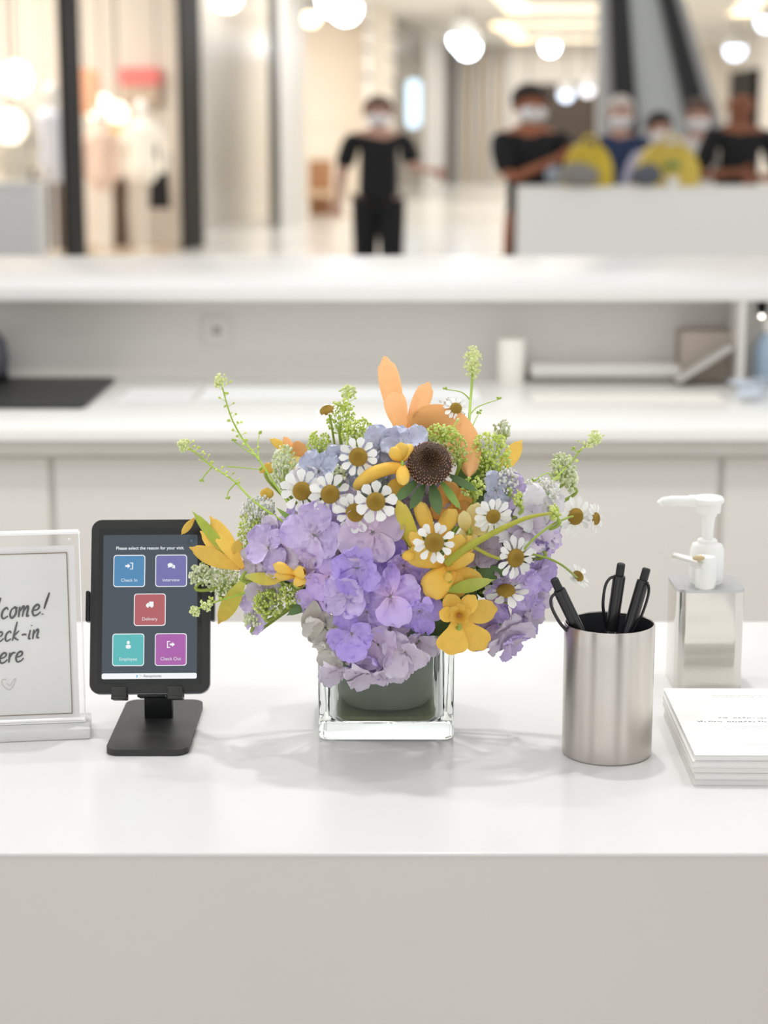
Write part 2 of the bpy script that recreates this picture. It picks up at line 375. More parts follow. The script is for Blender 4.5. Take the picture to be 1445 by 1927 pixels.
# red sign
p = at(264, 144, 24.42); q = at(303, 160, 24.42)
e_ = empty('shop_sign', (p.x, 24.42, at(264, 196, 24.42).z), 0, 'red over beige rectangular sign on the warm shop wall', 'sign')
zb = at(264, 196, 24.42).z
w = at(303, 0, 24.42).x-at(226, 0, 24.42).x
MB().box((0, 0, at(0, 144, 24.42).z-zb), (w, .1, at(0, 127, 24.42).z-at(0, 160, 24.42).z)).build('red_panel', mat('red_panel', '#dd7f78', .5, emit='#d8706a', estr=.25), e_, False)
MB().box((0, .01, at(0, 179, 24.42).z-zb), (w*.96, .08, at(0, 163, 24.42).z-at(0, 196, 24.42).z)).build('beige_panel', mat('beige_panel', '#d9c4ae', .5), e_, False)
# plinth at left
p = at(30, 345, 16.9)
e_ = empty('display_plinth', (p.x-.1, 17.0, 0), 0, 'white display plinth standing by the shop front at the edge of the photo', 'plinth')
MB().box((0, 0, (p.z)/2), (.62, .5, p.z), r=.01).build('body', M_greycol, e_)
MB().box((0, 0, p.z+.01), (.66, .54, .02), r=.004).build('top', M_white, e_)
# shop 3 items
p = at(605, 310, 35); q = at(605, 345, 35)
e_ = empty('display_shelf', (p.x, 35.2, 0), 0, 'pale display shelf lit warm inside the second shop', 'shelf')
for zz in (.35, 1.0, 1.6, 2.2): MB().box((0, 0, zz), (1.3, .4, .04)).build('shelf_board', M_warmwall, e_, False)
for s_ in (-1, 1): MB().box((s_*.64, 0, 1.2), (.04, .4, 2.4)).build('side_panel', M_warmwall, e_, False)
p = at(603, 333, 34.4)
tag(MB().box((p.x, 34.4, p.z/2+.15), (.42, .35, p.z+.3), r=.01).build('storage_box', mat('brown_box', '#b98b66', .6)), 'brown upright box in the warm second shop opening', 'box')
p = at(603, 385, 33.9)
e_ = empty('bench', (p.x-.1, 33.9, 0), 0, 'pale low bench in front of the brown box in the second shop', 'bench')
MB().box((0, 0, .38), (.85, .4, .1), r=.02).build('seat', mat('bench_wood', '#e2c9ab', .5), e_)
for s_ in (-1, 1): MB().box((s_*.38, 0, .165), (.06, .36, .33)).build('leg', mat('bench_wood', '#e2c9ab', .5), e_, False)
# leaning pillars
Yp = 20.0; M_pbl = mat('pillar_black', '#141517', .35); M_silver = mat('silver_panel', '#b9bcbc', .35, .3)
def lean(x0t, x1t, x0b, x1b, m, label, Y=Yp, th=.4, name='leaning_pillar', cat='pillar'):
    zt = 4.1; a = at(x0t, 0, Y); a2 = at(x1t, 0, Y); b0 = at(x0b, 499, Y); b1 = at(x1b, 499, Y)
    sl0 = (a.x-b0.x)/(a.z-b0.z); sl1 = (a2.x-b1.x)/(a2.z-b1.z)
    P = [(b0.x, 0), (b1.x, 0), (b1.x+sl1*zt, zt), (b0.x+sl0*zt, zt)]
    V = [(x, Y-th/2, z) for x, z in P]+[(x, Y+th/2, z) for x, z in P]
    o_ = MB().add(V, [[0, 1, 2, 3], [7, 6, 5, 4], [0, 4, 5, 1], [1, 5, 6, 2], [2, 6, 7, 3], [3, 7, 4, 0]]).build(name, m, None, False)
    return tag(o_, label, cat)
lean(1144, 1180, 1160, 1216, M_pbl, 'black leaning pillar behind the navy-dressed person, thinner lean of the two')
lean(1241, 1268, 1352, 1410, M_pbl, 'black pillar leaning more strongly, right of the silver panel')
lean(1180, 1241, 1216, 1352, M_silver, 'silver grey panel filling the space between the two black pillars', Yp+.1, .2, 'pillar_panel', 'panel')
lean(1126, 1144, 1122, 1160, mat('grey_pillar', '#a7a8a8', .4), 'slim grey post along the outer side of the straighter black pillar', Yp+.05, .3, 'grey_post', 'post')
lean(1268, 1285, 1410, 1440, mat('grey_pillar', '#a7a8a8', .4), 'slim grey leaning post along the strongly leaning black pillar', Yp+.05, .3, 'grey_post', 'post')
# white island counter
zt = at(1000, 352, 11.6).z; xl = at(981, 352, 11.6).x
e_ = empty('island_counter', (2.2, 11.86, 0), 0, 'long white counter with rounded corner far behind, people gathered behind it', 'counter')
M_isl = mat('island_white', '#f8f6f2', .5)
prof = rrect(2*(2.2-xl), 2*zt, .03, 5)
MB().prism(rrect(2*(2.2-xl), .5, .06, 6), 0, zt-.03).build('body', M_isl, e_)
MB().prism(rrect(2*(2.2-xl)+.0, .5, .06, 6), zt-.03, zt).build('top', M_white, e_)
# things on the island counter
M_yel = mat('yellow_vinyl', '#d9bd3a', .5); M_gry = mat('mid_grey_cloth', '#8a8580', .7)
def bag(px0, px1, py0, Y, m, label, h=.24):
    a = at(px0, 300, Y).x; b_ = at(px1, 300, Y).x; w = b_-a; z1 = at(px0, py0, Y).z
    e2 = empty('tote_bag', ((a+b_)/2, Y, zt), 0, label, 'bag', 'yellow bags on the white counter')
    H = z1-zt
    P = catmull([(-w*.5, 0, 0), (-w*.48, H*.5, 0), (-w*.3, H*.95, 0), (0, H, 0), (w*.3, H*.93, 0), (w*.5, H*.5, 0), (w*.5, 0, 0)], 5)
    MB().prism([(q.x, q.y) for q in P], -.09, .09, Matrix.Rotation(PI/2, 4, 'X')).build('body', m, e2)
    MB().tube(catmull([(-w*.2, -.1, H*.75), (-w*.12, -.12, H*1.15), (w*.12, -.12, H*1.15), (w*.2, -.1, H*.75)], 5), .01, 8).build('handle', m, e2)
bag(1062, 1150, 272, 11.75, M_yel, 'arched yellow bag beside the standing black-dressed person')
bag(1198, 1312, 272, 11.9, mat('yellow_vinyl_b', '#dcc155', .5), 'wide yellow bag behind the small green plant')
def lump(px, py, Y, rx, rz, m, name, label, cat):
    p = at(px, py, Y); mb = MB().blob((0, 0, 0), (rx, .09, rz), 14, 9)
    for v in mb.v:
        v += Vector((0, 0, rz+.002)); v += .25*rz*noise.noise_vector(v*9+Vector((px, 0, 0)))*(1 if v.z > .02 else 0); v.z = max(v.z, .001)
    return tag(mb.build(name, m, None, True, (p.x, Y, zt)), label, cat)
lump(1090, 330, 11.6, .13, .07, M_gry, 'cloth_bundle', 'grey cloth bundle lying in front of the arched yellow bag', 'cloth')
lump(1215, 325, 11.62, .10, .07, mat('slate_cloth', '#5c6068', .7), 'cloth_bundle', 'slate blue bundle lying in front of the wide yellow bag', 'cloth')
lump(1045, 335, 12.0, .07, .06, mat('bluegrey_cloth', '#9aa3b0', .7), 'cloth_bundle', 'blue grey bundle close to the standing person on the counter', 'cloth')
p = at(1265, 320, 11.65)
e2 = empty('potted_plant', (p.x, 11.65, zt), 0, 'small green potted plant on the white counter', 'plant')
MB().lathe([(0, 0), (.035, 0), (.045, .06), (.038, .06), (.03, .02), (0, .02)], 16).build('pot', M_white, e2)
mb = MB()
for i in range(26):
    a = R.uniform(0, 2*PI); t = R.uniform(.2, 1.2); q = Vector((math.cos(a)*math.sin(t)*.06, math.sin(a)*math.sin(t)*.05, .08+math.cos(t)*.07))
    mb.blob(q, (.022, .012, .016), 6, 4, Euler((R.random()*3, R.random()*3, 0)).to_matrix().to_4x4())
o_ = mb.build('leaves', mat('dull_green', '#8b9a55', .6), e2); o_['kind'] = 'stuff'

# ---------------------------------------------------------------- people
def skin_obj(name, V, E, Rr, m, parent, root=0):
    me = bpy.data.meshes.new(name+'_skel'); me.from_pydata([tuple(v) for v in V], E, []); me.update()
    o_ = bpy.data.objects.new(name+'_skel', me); COL.objects.link(o_)
    md = o_.modifiers.new('s', 'SKIN'); md.use_smooth_shade = True; md.branch_smoothing = .6
    sv = me.skin_vertices[0].data
    for i, r in enumerate(Rr): sv[i].radius = (r, r) if not isinstance(r, tuple) else r
    sv[root].use_root = True
    o_.modifiers.new('ss', 'SUBSURF').levels = 1
    dg = bpy.context.evaluated_depsgraph_get(); dg.update()
    nm = bpy.data.meshes.new_from_object(o_.evaluated_get(dg)); nm.name = name
    bpy.data.objects.remove(o_); nm.materials.clear(); nm.materials.append(m)
    nm.polygons.foreach_set('use_smooth', [True]*len(nm.polygons))
    r_ = bpy.data.objects.new(name, nm); COL.objects.link(r_); r_.parent = parent; return r_
M_mask = mat('mask_cloth', '#e9e6e6', .8)
M_blkshirt = mat('black_cloth', '#17181a', .85)
def person(label, X, Y, rz, h, skin, shirt, pants, hair, armL, armR, legs=((-.05, 0), (.05, 0)), mask=True, dress=False, bald=False):
    e_ = empty('person', (X, Y, 0), rz, label, 'person', 'people out in the hall')
    V = [Vector((0, 0, .53)), Vector((0, 0, .62)), Vector((0, 0, .73)), Vector((0, 0, .81)), Vector((0, -.004, .855)), Vector((0, -.012, .885)), Vector((0, -.006, .925)), Vector((0, 0, .962))]
    Rd = [.074, .070, .078, .064, .030, .044, .058, .050]; E = [(0, 1), (1, 2), (2, 3), (3, 4), (4, 5), (5, 6), (6, 7)]
    idx = {}
    for s_, lg, nm in ((-1, legs[0], 'L'), (1, legs[1], 'R')):
        b0 = len(V); fx, fy = lg
        V += [Vector((s_*.05, 0, .49)), Vector((s_*.052+fx*.3-s_*.015, fy*.5-.008, .285)), Vector((fx, fy, .05)), Vector((fx+s_*.008, fy-.03, .018)), Vector((fx+s_*.012, fy-.085, .014))]
        Rd += [.054, .034, .023, .020, .015]; E += [(0, b0), (b0, b0+1), (b0+1, b0+2), (b0+2, b0+3), (b0+3, b0+4)]; idx['leg'+nm] = b0
    for s_, arm, nm in ((-1, armL, 'L'), (1, armR, 'R')):
        b0 = len(V); sh = Vector((s_*.105, 0, .80)); el = sh+Vector(arm[0]); wr = el+Vector(arm[1])
        hd = wr+Vector(arm[1]).normalized()*.035
        V += [sh, (sh+el)/2, el, wr, hd]; Rd += [.035, .030, .024, .016, .021]; E += [(3, b0), (b0, b0+1), (b0+1, b0+2), (b0+2, b0+3), (b0+3, b0+4)]; idx['arm'+nm] = b0
        d = Vector(arm[1]).normalized(); side = d.cross(Vector((0, 1, .2))).normalized()
        for k in range(5):
            off = side*((k-2)*.010); ln = (.026, .042, .046, .043, .034)[k]
            st = hd+off*.9; mid = st+d*ln*.5+off*.4+(side*-.012 if k == 0 else Vector()); tp = mid+d*ln*.5+Vector((0, -.008, -.004))
            c0 = len(V); V += [mid, tp]; Rd += [.0052, .0042]; E += [(b0+4, c0), (c0, c0+1)]
    V = [v*h for v in V]; Rd = [r*h for r in Rd]
    skin_obj('body', V, E, Rd, skin, e_)
    # shirt
    ids = [0, 1, 2, 3]; v2 = [V[i] for i in ids]; r2 = [Rd[i]*1.22 for i in ids]; e2_ = [(0, 1), (1, 2), (2, 3)]
    v2.append(Vector((0, .004, .838))*h); r2.append(.046*h); e2_.append((3, 4))
    for nm in ('L', 'R'):
        b0 = idx['arm'+nm]; c0 = len(v2); v2 += [V[b0]+Vector((0, 0, .009*h)), V[b0+1], V[b0+1].lerp(V[b0+2], .8)]; r2 += [Rd[b0]*1.3, Rd[b0+1]*1.45, Rd[b0+2]*1.75]; e2_ += [(3, c0), (c0, c0+1), (c0+1, c0+2)]
    if not dress:
        c0 = len(v2); v2 += [Vector((0, 0, .485))*h]; r2 += [.088*h]; e2_ += [(0, c0)]
    if dress:
        c0 = len(v2); v2 += [Vector((0, 0, .45))*h, Vector((0, 0, .36))*h, Vector((0, 0, .30))*h]; r2 += [.092*h, .10*h, .10*h]; e2_ += [(0, c0), (c0, c0+1), (c0+1, c0+2)]
    skin_obj('dress' if dress else 'shirt', v2, e2_, r2, shirt, e_, 1)
    if not dress:
        v3 = [V[0]+Vector((0, 0, .03*h))]; r3 = [.082*h]; e3 = []
        for nm in ('L', 'R'):
            b0 = idx['leg'+nm]; c0 = len(v3); v3 += [V[b0], V[b0+1], V[b0+2]]; r3 += [Rd[b0]*1.25, Rd[b0+1]*1.6, Rd[b0+2]*1.9]; e3 += [(0, c0), (c0, c0+1), (c0+1, c0+2)]
        skin_obj('trousers', v3, e3, r3, pants, e_)
    for nm in ('L', 'R'):
        b0 = idx['leg'+nm]; a = V[b0+3]; MB().blob(a+Vector((0, -.02*h, -.000)), (.028*h, .075*h, .0168*h), 12, 8).build('shoe', M_blkshirt, e_)
    if not bald:
        mb = MB()
        mb.blob((0, .012*h, .950*h), (.062*h, .067*h, .062*h), 16, 12)
        for v in mb.v:
            if v.y < -.012*h and v.z < .965*h: v.y = -.012*h
        mb.build('hair', hair, e_)
    for s_ in (-1, 1): MB().blob((s_*.055*h, .004*h, .918*h), (.007*h, .012*h, .018*h), 8, 6).build('ear', skin, e_)
    MB().blob((0, -.066*h, .912*h), (.008*h, .012*h, .014*h), 8, 6).build('nose', skin, e_)
    for s_ in (-1, 1): MB().blob((s_*.02*h, -.058*h, .928*h), (.008*h, .004*h, .004*h), 8, 6).build('eye', M_blkshirt, e_)
    if mask:
        mb = MB(); mb.blob((0, -.024*h, .895*h), (.050*h, .050*h, .036*h), 14, 10); mb.build('face_mask', M_mask, e_)
    else:
        MB().blob((0, -.054*h, .888*h), (.015*h, .005*h, .004*h), 10, 6).build('mouth', mat('lips', '#8a4e42', .5), e_)
    return e_
sk1 = mat('skin_light', '#c69a86', .6, sss=0); sk2 = mat('skin_tan', '#a5674a', .6); sk3 = mat('skin_brown', '#8f5a41', .6)
hr = mat('dark_hair', '#2a211c', .6); hr2 = mat('brown_hair', '#5b4336', .6)
p = at(712, 300, 15.9)
person('person in black tee and trousers with white mask walking up the hall, one forearm raised', p.x, 15.9, 0, 1.70, sk1, M_blkshirt, M_blkshirt, hr2,
       ((-.045, .01, -.165), (-.015, -.02, -.145)), ((.04, -.03, -.14), (.075, -.09, -.015)), legs=((-.055, .05), (.055, -.06))).scale = (1.22, 1, 1)
p = at(1005, 300, 12.35)
person('person in black dress standing at the counter end, lifting a forearm across the chest', p.x-.03, 12.35, .25, 1.70, sk2, M_blkshirt, M_blkshirt, hr,
       ((.015, -.075, -.15), (.14, -.05, .075)), ((.035, -.05, -.15), (-.01, -.12, .07)), dress=True).scale = (1.15, 1.1, 1)
p = at(1166, 300, 14.0)
person('masked person in navy blue behind the arched yellow bag', p.x, 14.0, 0, 1.66, sk1, mat('navy_cloth', '#2c3a5a', .8), mat('pale_blue_cloth', '#93a6c4', .8), mat('light_hair', '#cfc4bb', .6),
       ((-.03, .02, -.17), (.02, -.1, -.08)), ((.03, .02, -.17), (-.02, -.1, -.08)))
p = at(1240, 300, 13.4)
person('dark-haired person in a lilac grey shirt stooping behind the wide yellow bag', p.x, 13.4, .3, 1.54, sk1, mat('lilac_cloth', '#b9b6c9', .8), M_blkshirt, hr,
       ((-.05, .02, -.16), (.04, -.12, -.06)), ((.06, 0, -.16), (.0, -.12, -.05)))
p = at(1312, 300, 13.9)
person('masked person in a cream white shirt between the lilac and the black shirt', p.x, 13.9, -.2, 1.64, sk1, mat('cream_cloth', '#d9d4cc', .8), M_gry, hr2,
       ((-.04, .02, -.17), (.03, -.12, -.06)), ((.05, .02, -.17), (-.02, -.1, -.08)))
p = at(1390, 300, 12.75)
person('bare-headed person in a black top with forearms folded over the counter', p.x, 12.75, .0, 1.72, sk3, M_blkshirt, M_blkshirt, hr,
       ((-.055, -.03, -.15), (.13, -.10, .015)), ((.06, -.03, -.15), (-.13, -.115, -.01)), mask=False, bald=True)

# ================================================================= BACK DESK
ZC = .80
M_desk = mat('desk_white', '#f6f5f1', .25, spec=.4)
M_deskside = mat('desk_side', '#dedbd4', .4)
M_cab = mat('cabinet_grey', '#e3dfd9', .45)
M_niche = mat('niche_wall', '#d8d5d0', .55)
yb0, yb1 = 3.65, 4.44
xr = atz(1420, 770, ZC).x
e_ = tag(MB().box((0.15, (yb0+yb1)/2, ZC-.012), (3.1, yb1-yb0, .024), r=.002).build('worktop', M_desk), 'long white worktop of the rear desk, behind the flowers', 'worktop')
# step moulding under the worktop
tag(MB().box((0.15, 4.05, ZC-.040), (3.1, .77, .030)).build('rail', mat('rail_grey', '#cbc8c1', .5), None, False), 'grey rail running under the rear worktop edge', 'rail')
xs = [-1.5, at(96, 900, 3.70).x, at(1358, 900, 3.70).x, 1.7]
labs = ['grey rear cabinet whose front shows past the sign, narrow strip by the edge', 'wide grey rear cabinet front directly behind the bouquet', 'grey rear cabinet front seen behind the soap dispenser pump']
for k in range(3):
    a, b_ = xs[k], xs[k+1]
    e2 = empty('cabinet', ((a+b_)/2, 4.0, 0), 0, labs[k], 'cabinet', 'cabinets of the rear desk')
    MB().box((0, .02, .37), (b_-a-.001, .61, .74)).build('body', mat('carcass_grey', '#d8d4ce', .5), e2, False)
    MB().box((0, -.2895, .385), (b_-a-.015, .009, .70), r=.002).build('door', M_cab, e2)
# riser wall and ledge
b = MB().box((0.15, 4.47, .51), (3.6, .05, 1.02)); struct('wall_niche', b, M_niche)
ZL = .998
tag(MB().box((0.1, 4.86, ZL+.017), (3.8, 1.14, .034), r=.004).build('ledge', mat('ledge_white', '#eae9e6', .3), None), 'raised white ledge running across above the rear desk', 'ledge')
b = MB().box((0.1, 5.35, .49), (3.8, .06, .98)); struct('wall_ledge', b, M_niche)
# upright divider panel at right end of the niche
xd = at(1392, 640, 4.3).x
tag(MB().box((xd, 4.36, ZC+.1), (.016, .17, .196)).build('divider_panel', M_niche, None, False), 'upright grey divider closing the niche under the ledge', 'panel')
# dark mat
c = [atz(-40, 716, ZC), atz(218, 716, ZC), atz(145, 770, ZC), atz(-120, 770, ZC)]
w = c[1].x+1.05; xm = (c[1].x-1.05)/2; ym = (c[0].y+c[3].y)/2
tag(MB().prism(rrect(w, c[0].y-c[3].y, .02, 6, xm, ym), ZC+.0005, ZC+.008).build('desk_mat', mat('black_mat', '#222321', .45)), 'black rectangular desk mat on the rear worktop', 'mat')
# papers
for (px, py, w, h, c_, l_) in ((640, 742, .62, .22, '#f7f8f8', 'wide white sheet lying on the rear worktop behind the green sprigs'), (1180, 752, .42, .16, '#f3efe6', 'cream sheet lying on the rear worktop in front of the pale tray'), (300, 745, .16, .24, '#eeeeec', 'white sheet lying beside the black desk mat')):
    q = atz(px, py, ZC); tag(MB().box((q.x, q.y, ZC+.0015), (w, h, .001)).build('paper_sheet', mat('paper_'+c_, c_, .6), None, False), l_, 'paper', 'sheets on the rear worktop')
# white beaker
q = atz(960, 716, ZC)
tag(MB().lathe([(0, 0), (.031, 0), (.032, .002), (.032, .098), (.030, .103), (.027, .103), (.026, .01), (0, .008)], 28).build('white_beaker', M_white, None, True, (q.x, q.y-.03, ZC)), 'white cylindrical beaker standing in the niche beside the pale tray', 'beaker')
# pale tray / keyboard box
q0 = atz(995, 720, ZC); q1 = atz(1282, 720, ZC)
e2 = empty('letter_tray', ((q0.x+q1.x)/2, q0.y+.05, ZC), 0, 'long flat pale grey tray in the niche under the ledge', 'tray')
w = q1.x-q0.x
MB().box((0, 0, .006), (w, .15, .012), r=.003).build('bottom', mat('tray_dark', '#8d8a85', .5), e2)
MB().box((0, 0, .028), (w*.98, .14, .030), r=.008).build('body', mat('tray_pale', '#d8d6d2', .4), e2)
# beige box and slanted file
q = atz(1325, 716, ZC)
tag(MB().box((q.x, q.y+.0, ZC+.062), (.13, .10, .12), r=.003).build('carton', mat('carton_beige', '#a79c90', .7)), 'dull beige carton in the niche corner beside the divider', 'box')
tag(MB().box((0, 0, 0), (.012, .07, .15), Matrix.Translation((q.x-.02, q.y-.09, ZC+.052))@Matrix.Rotation(1.0, 4, 'Y'), r=.003).build('file_binder', mat('binder_grey', '#b9b6b0', .5)), 'grey binder leaning aslant in front of the beige carton', 'binder')
# socket plate, cable arch, dark round thing
q = at(408, 622, 4.44)
e2 = empty('wall_socket', (q.x, 4.442, q.z), 0, 'pale square wall socket on the niche wall', 'socket')
MB().box((0, 0, 0), (.07, .008, .07), r=.003).build('plate', mat('socket_plate', '#d6d3ce', .5), e2)
MB().box((0, -.004, 0), (.02, .004, .02), r=.001).build('socket_hole', mat('socket_dark', '#a7a39d', .5), e2)
q = atz(-22, 722, ZC)
e2 = empty('desk_speaker', (q.x, q.y, ZC), 0, 'dark rounded speaker cut by the edge of the photo behind the desk mat', 'speaker')
MB().lathe([(0, .002), (.035, .002), (.046, .02), (.05, .06), (.045, .10), (.025, .125), (0, .13)], 28).build('body', mat('speaker_dark', '#55565e', .5), e2)
MB().lathe([(.046, .012), (.049, .018), (.046, .024)], 28).build('ring', M_black, e2)
# bluish bottle and crumpled papers at right end
q = atz(1432, 716, ZC)
e2 = empty('spray_bottle', (q.x+.01, q.y-.02, ZC), 0, 'clear bluish bottle at the far end of the rear worktop', 'bottle')
MB().lathe([(0, .0), (.03, 0), (.034, .006), (.034, .08), (.02, .11), (.013, .12)], 24).build('body', mat('bluish_plastic', '#a9bdd2', .2), e2)
MB().lathe([(.0135, .115), (.015, .118), (.015, .15), (0, .152)], 20).build('cap', M_white, e2)
mb = MB(); 
for i in range(11):
    q = atz(R.uniform(1395, 1475), R.uniform(728, 765), ZC); a = R.uniform(0, 3)
    Mx = Matrix.Translation((q.x, q.y, ZC+.012+R.uniform(0, .012)))@Euler((R.uniform(-.35, .35), R.uniform(-.35, .35), a)).to_matrix().to_4x4()
    mb.box((0, 0, 0), (R.uniform(.03, .06), R.uniform(.03, .05), .0015), Mx)
o_ = tag(mb.build('wrappers', mat('wrapper_blue', '#c3ccd8', .3), None, False), 'heap of crinkled bluish wrappers at the end of the rear worktop', 'wrappers', None, 'stuff')

# ================================================================= FRONT COUNTER
yf0 = atz(722, 1605.5, ZC).y; yf1 = atz(722, 1170, ZC).y
M_top = mat('counter_white', '#e5e4e3', .22, spec=.28, var=.006, vscale=3)
M_front = mat('counter_front_grey', '#d5d0ca', .5, var=.02, vscale=2)
tag(MB().box((0, (yf0+yf1)/2, ZC-.0015), (2.4, yf1-yf0, .003), r=.0008).build('countertop', M_top, None, False), 'white reception countertop carrying the bouquet, tablet and pen cup', 'countertop')
tag(MB().box((0, (yf0+yf1)/2, (ZC-.003)/2), (2.396, yf1-yf0-.003, ZC-.003)).build('counter_body', M_front, None, False), 'warm grey front panel of the reception counter', 'counter')

# ---------------------------------------------------------------- sign holder
M_acr = thin_glass('clear_acrylic', '#ffffff')
M_acrb = mat('acrylic_block', '#ffffff', .12, spec=.6, trans=.25, ior=1.2)
rs = math.radians(7.5); SX, SY = at(18, 1380, 1.72).x, 1.722
sg = empty('sign_holder', (SX, SY, ZC), rs, 'clear acrylic stand holding a white welcome card, beside the tablet', 'sign')
K = mpp(1.722, .9)
hw = (159-18)*K
MB().box((0, -.0035, .105), (2*hw, .003, .186), r=.0008).build('front_pane', M_acr, sg)
MB().box((0, .0045, .105), (2*hw, .003, .186), r=.0008).build('back_pane', M_acr, sg)
MB().box((0, .002, .0055), (2*hw+.012, .052, .011), r=.002).build('base', M_acrb, sg)
M_edge = mat('polished_edge', '#ffffff', .25, spec=.8)
mb = MB(); mb.box((0, .0005, .1990), (2*hw, .011, .0022))
for s_ in (-1, 1): mb.box((s_*(hw+.0006), .0005, .105), (.0012, .011, .186))
mb.build('edge_strip', M_edge, sg, False)
mb = MB().box((0, .0005, .0125), (2*hw, .011, .002)); mb.build('foot_edge', M_edge, sg, False)
def sz(py): return at(CX, py, 1.722).z-ZC
cw = (150-18)*K
MB().box((0, .0005, (sz(1030)+sz(1355))/2), (2*cw, .0008, sz(1030)-sz(1355))).build('card', mat('card_paper', '#ecebea', .6), sg, False)
lw = (136-18)*K; zc0, zc1 = sz(1346), sz(1043)
MB().box((0, -.0004, (zc0+zc1)/2), (2*lw, .0010, zc1-zc0)).build('inner_card', mat('inner_paper', '#e6e6e3', .6), sg, False)
mb = MB()
for (a, b_) in (((-lw, zc0), (lw, zc0)), ((lw, zc0), (lw, zc1)), ((lw, zc1), (-lw, zc1)), ((-lw, zc1), (-lw, zc0))):
    mb.box(((a[0]+b_[0])/2, -.0011, (a[1]+b_[1])/2), (abs(a[0]-b_[0])+.0008, .0006, abs(a[1]-b_[1])+.0008))
mb.build('border_line', mat('copper_line', '#8f7c6a', .4, .3), sg, False)
MB().lathe([(0, 0), (.0012, 0), (.0012, .0015), (0, .0015)], 12, Matrix.Translation((hw-.009, -.0045, .193))@Matrix.Rotation(PI/2, 4, 'X')).build('rivet', mat('rivet', '#f4f4f4', .3), sg)
GL = {'e': (.72, [[(0, .45), (.42, .58), (.52, .85), (.33, 1), (.1, .8), (.02, .4), (.2, .03), (.5, .1), (.72, .35)]]),
      'l': (.42, [[(.22, 1.95), (.1, .8), (.08, .2), (.25, .02), (.42, .2)]]),
      'c': (.6, [[(.52, .8), (.35, 1), (.1, .75), (.05, .3), (.25, .02), (.6, .25)]]),
      'o': (.66, [[(.35, .98), (.1, .75), (.05, .3), (.25, .0), (.5, .3), (.5, .75), (.3, 1), (.62, .88)]]),
      'm': (1.05, [[(0, .95), (.06, 0)], [(.07, .5), (.28, .97), (.38, .8), (.38, .03)], [(.4, .5), (.62, .97), (.74, .8), (.74, .1), (.95, .15)]]),
      '!': (.4, [[(.35, 2.0), (.22, 1.2), (.15, .55)], [(.09, .12), (.1, .03)]]),
      'W': (1.25, [[(0, 1.75), (.1, .9), (.2, .05), (.5, 1.3), (.78, .05), (1.2, 1.85)]]),
      'C': (.95, [[(.95, 1.5), (.7, 1.8), (.25, 1.4), (.05, .6), (.3, .02), (.9, .35)]]),
      'h': (.68, [[(.15, 1.9), (.05, 0)], [(.08, .5), (.3, .97), (.45, .8), (.45, .1), (.62, .12)]]),
      'k': (.66, [[(.18, 1.9), (.05, 0)], [(.52, .98), (.12, .45), (.35, .2), (.62, .05)]]),
      '-': (.6, [[(.05, .5), (.3, .56), (.52, .52)]]),
      'i': (.32, [[(.1, .95), (.08, .15), (.28, .1)], [(.13, 1.35), (.15, 1.42)]]),
      'n': (.68, [[(0, .95), (.05, 0)], [(.06, .5), (.3, .97), (.43, .8), (.42, .15), (.66, .15)]]),
      'r': (.5, [[(0, .95), (.06, 0)], [(.07, .5), (.25, .9), (.5, .93)]])}
def script(word, xpx_right, py_base, xh, parent, name, rise=.02):
    W_ = sum(GL[c][0]+.12 for c in word)*xh; x = (xpx_right-8)*K-W_; z0 = sz(py_base)-W_*rise; x_start = x
    mb = MB(); rr = xh*.075
    for c in word:
        w_, st = GL[c]
        for s_ in st:
            P = catmull([(x+(p_[0]+.22*p_[1])*xh, -.0016, z0+p_[1]*xh+(x-x_start)*rise) for p_ in s_], 5)
            mb.tube(P, [rr*(.75+.5*math.sin(PI*i/(len(P)-1))) for i in range(len(P))], 6, True, .25)
        x += (w_+.12)*xh
    mb.build(name, mat('grey_ink', '#4e4f50', .6), parent)
script('Welcome!', 86, 1158, 21.5*K, sg, 'lettering', .07)
script('Check-in', 72, 1203, 19.5*K, sg, 'lettering', .05)
script('here', 40, 1245, 20.5*K, sg, 'lettering', .05)
hx = (20-18)*K; hz = sz(1286); k_ = K
mb = MB()
mb.tube(catmull([(hx+x*k_, -.0015, hz-z*k_) for x, z in ((-4, -9), (-12, -8), (-12, 2), (0, 12), (9, 2), (13, -10), (7, -4), (2, 4), (-4, -1))], 5), .00035, 6, True, .4)
mb.build('heart_mark', mat('pale_ink', '#c2c1bd', .6), sg)

# ---------------------------------------------------------------- tablet on its stand
M_std = mat('stand_black', '#343434', .42); M_blk = mat('deep_black', '#17181a', .35)
bs0 = atz(281, 1423, ZC); bs1 = atz(307, 1327, ZC)
SXc = (bs0.x+bs1.x)/2; SYc = (bs0.y+bs1.y)/2; bd = bs1.y-bs0.y
st = empty('tablet_stand', (SXc, SYc, ZC), 0, 'black metal tablet stand with a rounded flat foot', 'stand')
MB().prism(rrect(.0775, bd, .013, 8), 0.0003, .0062).build('base', M_std, st)
tilt = math.radians(20)
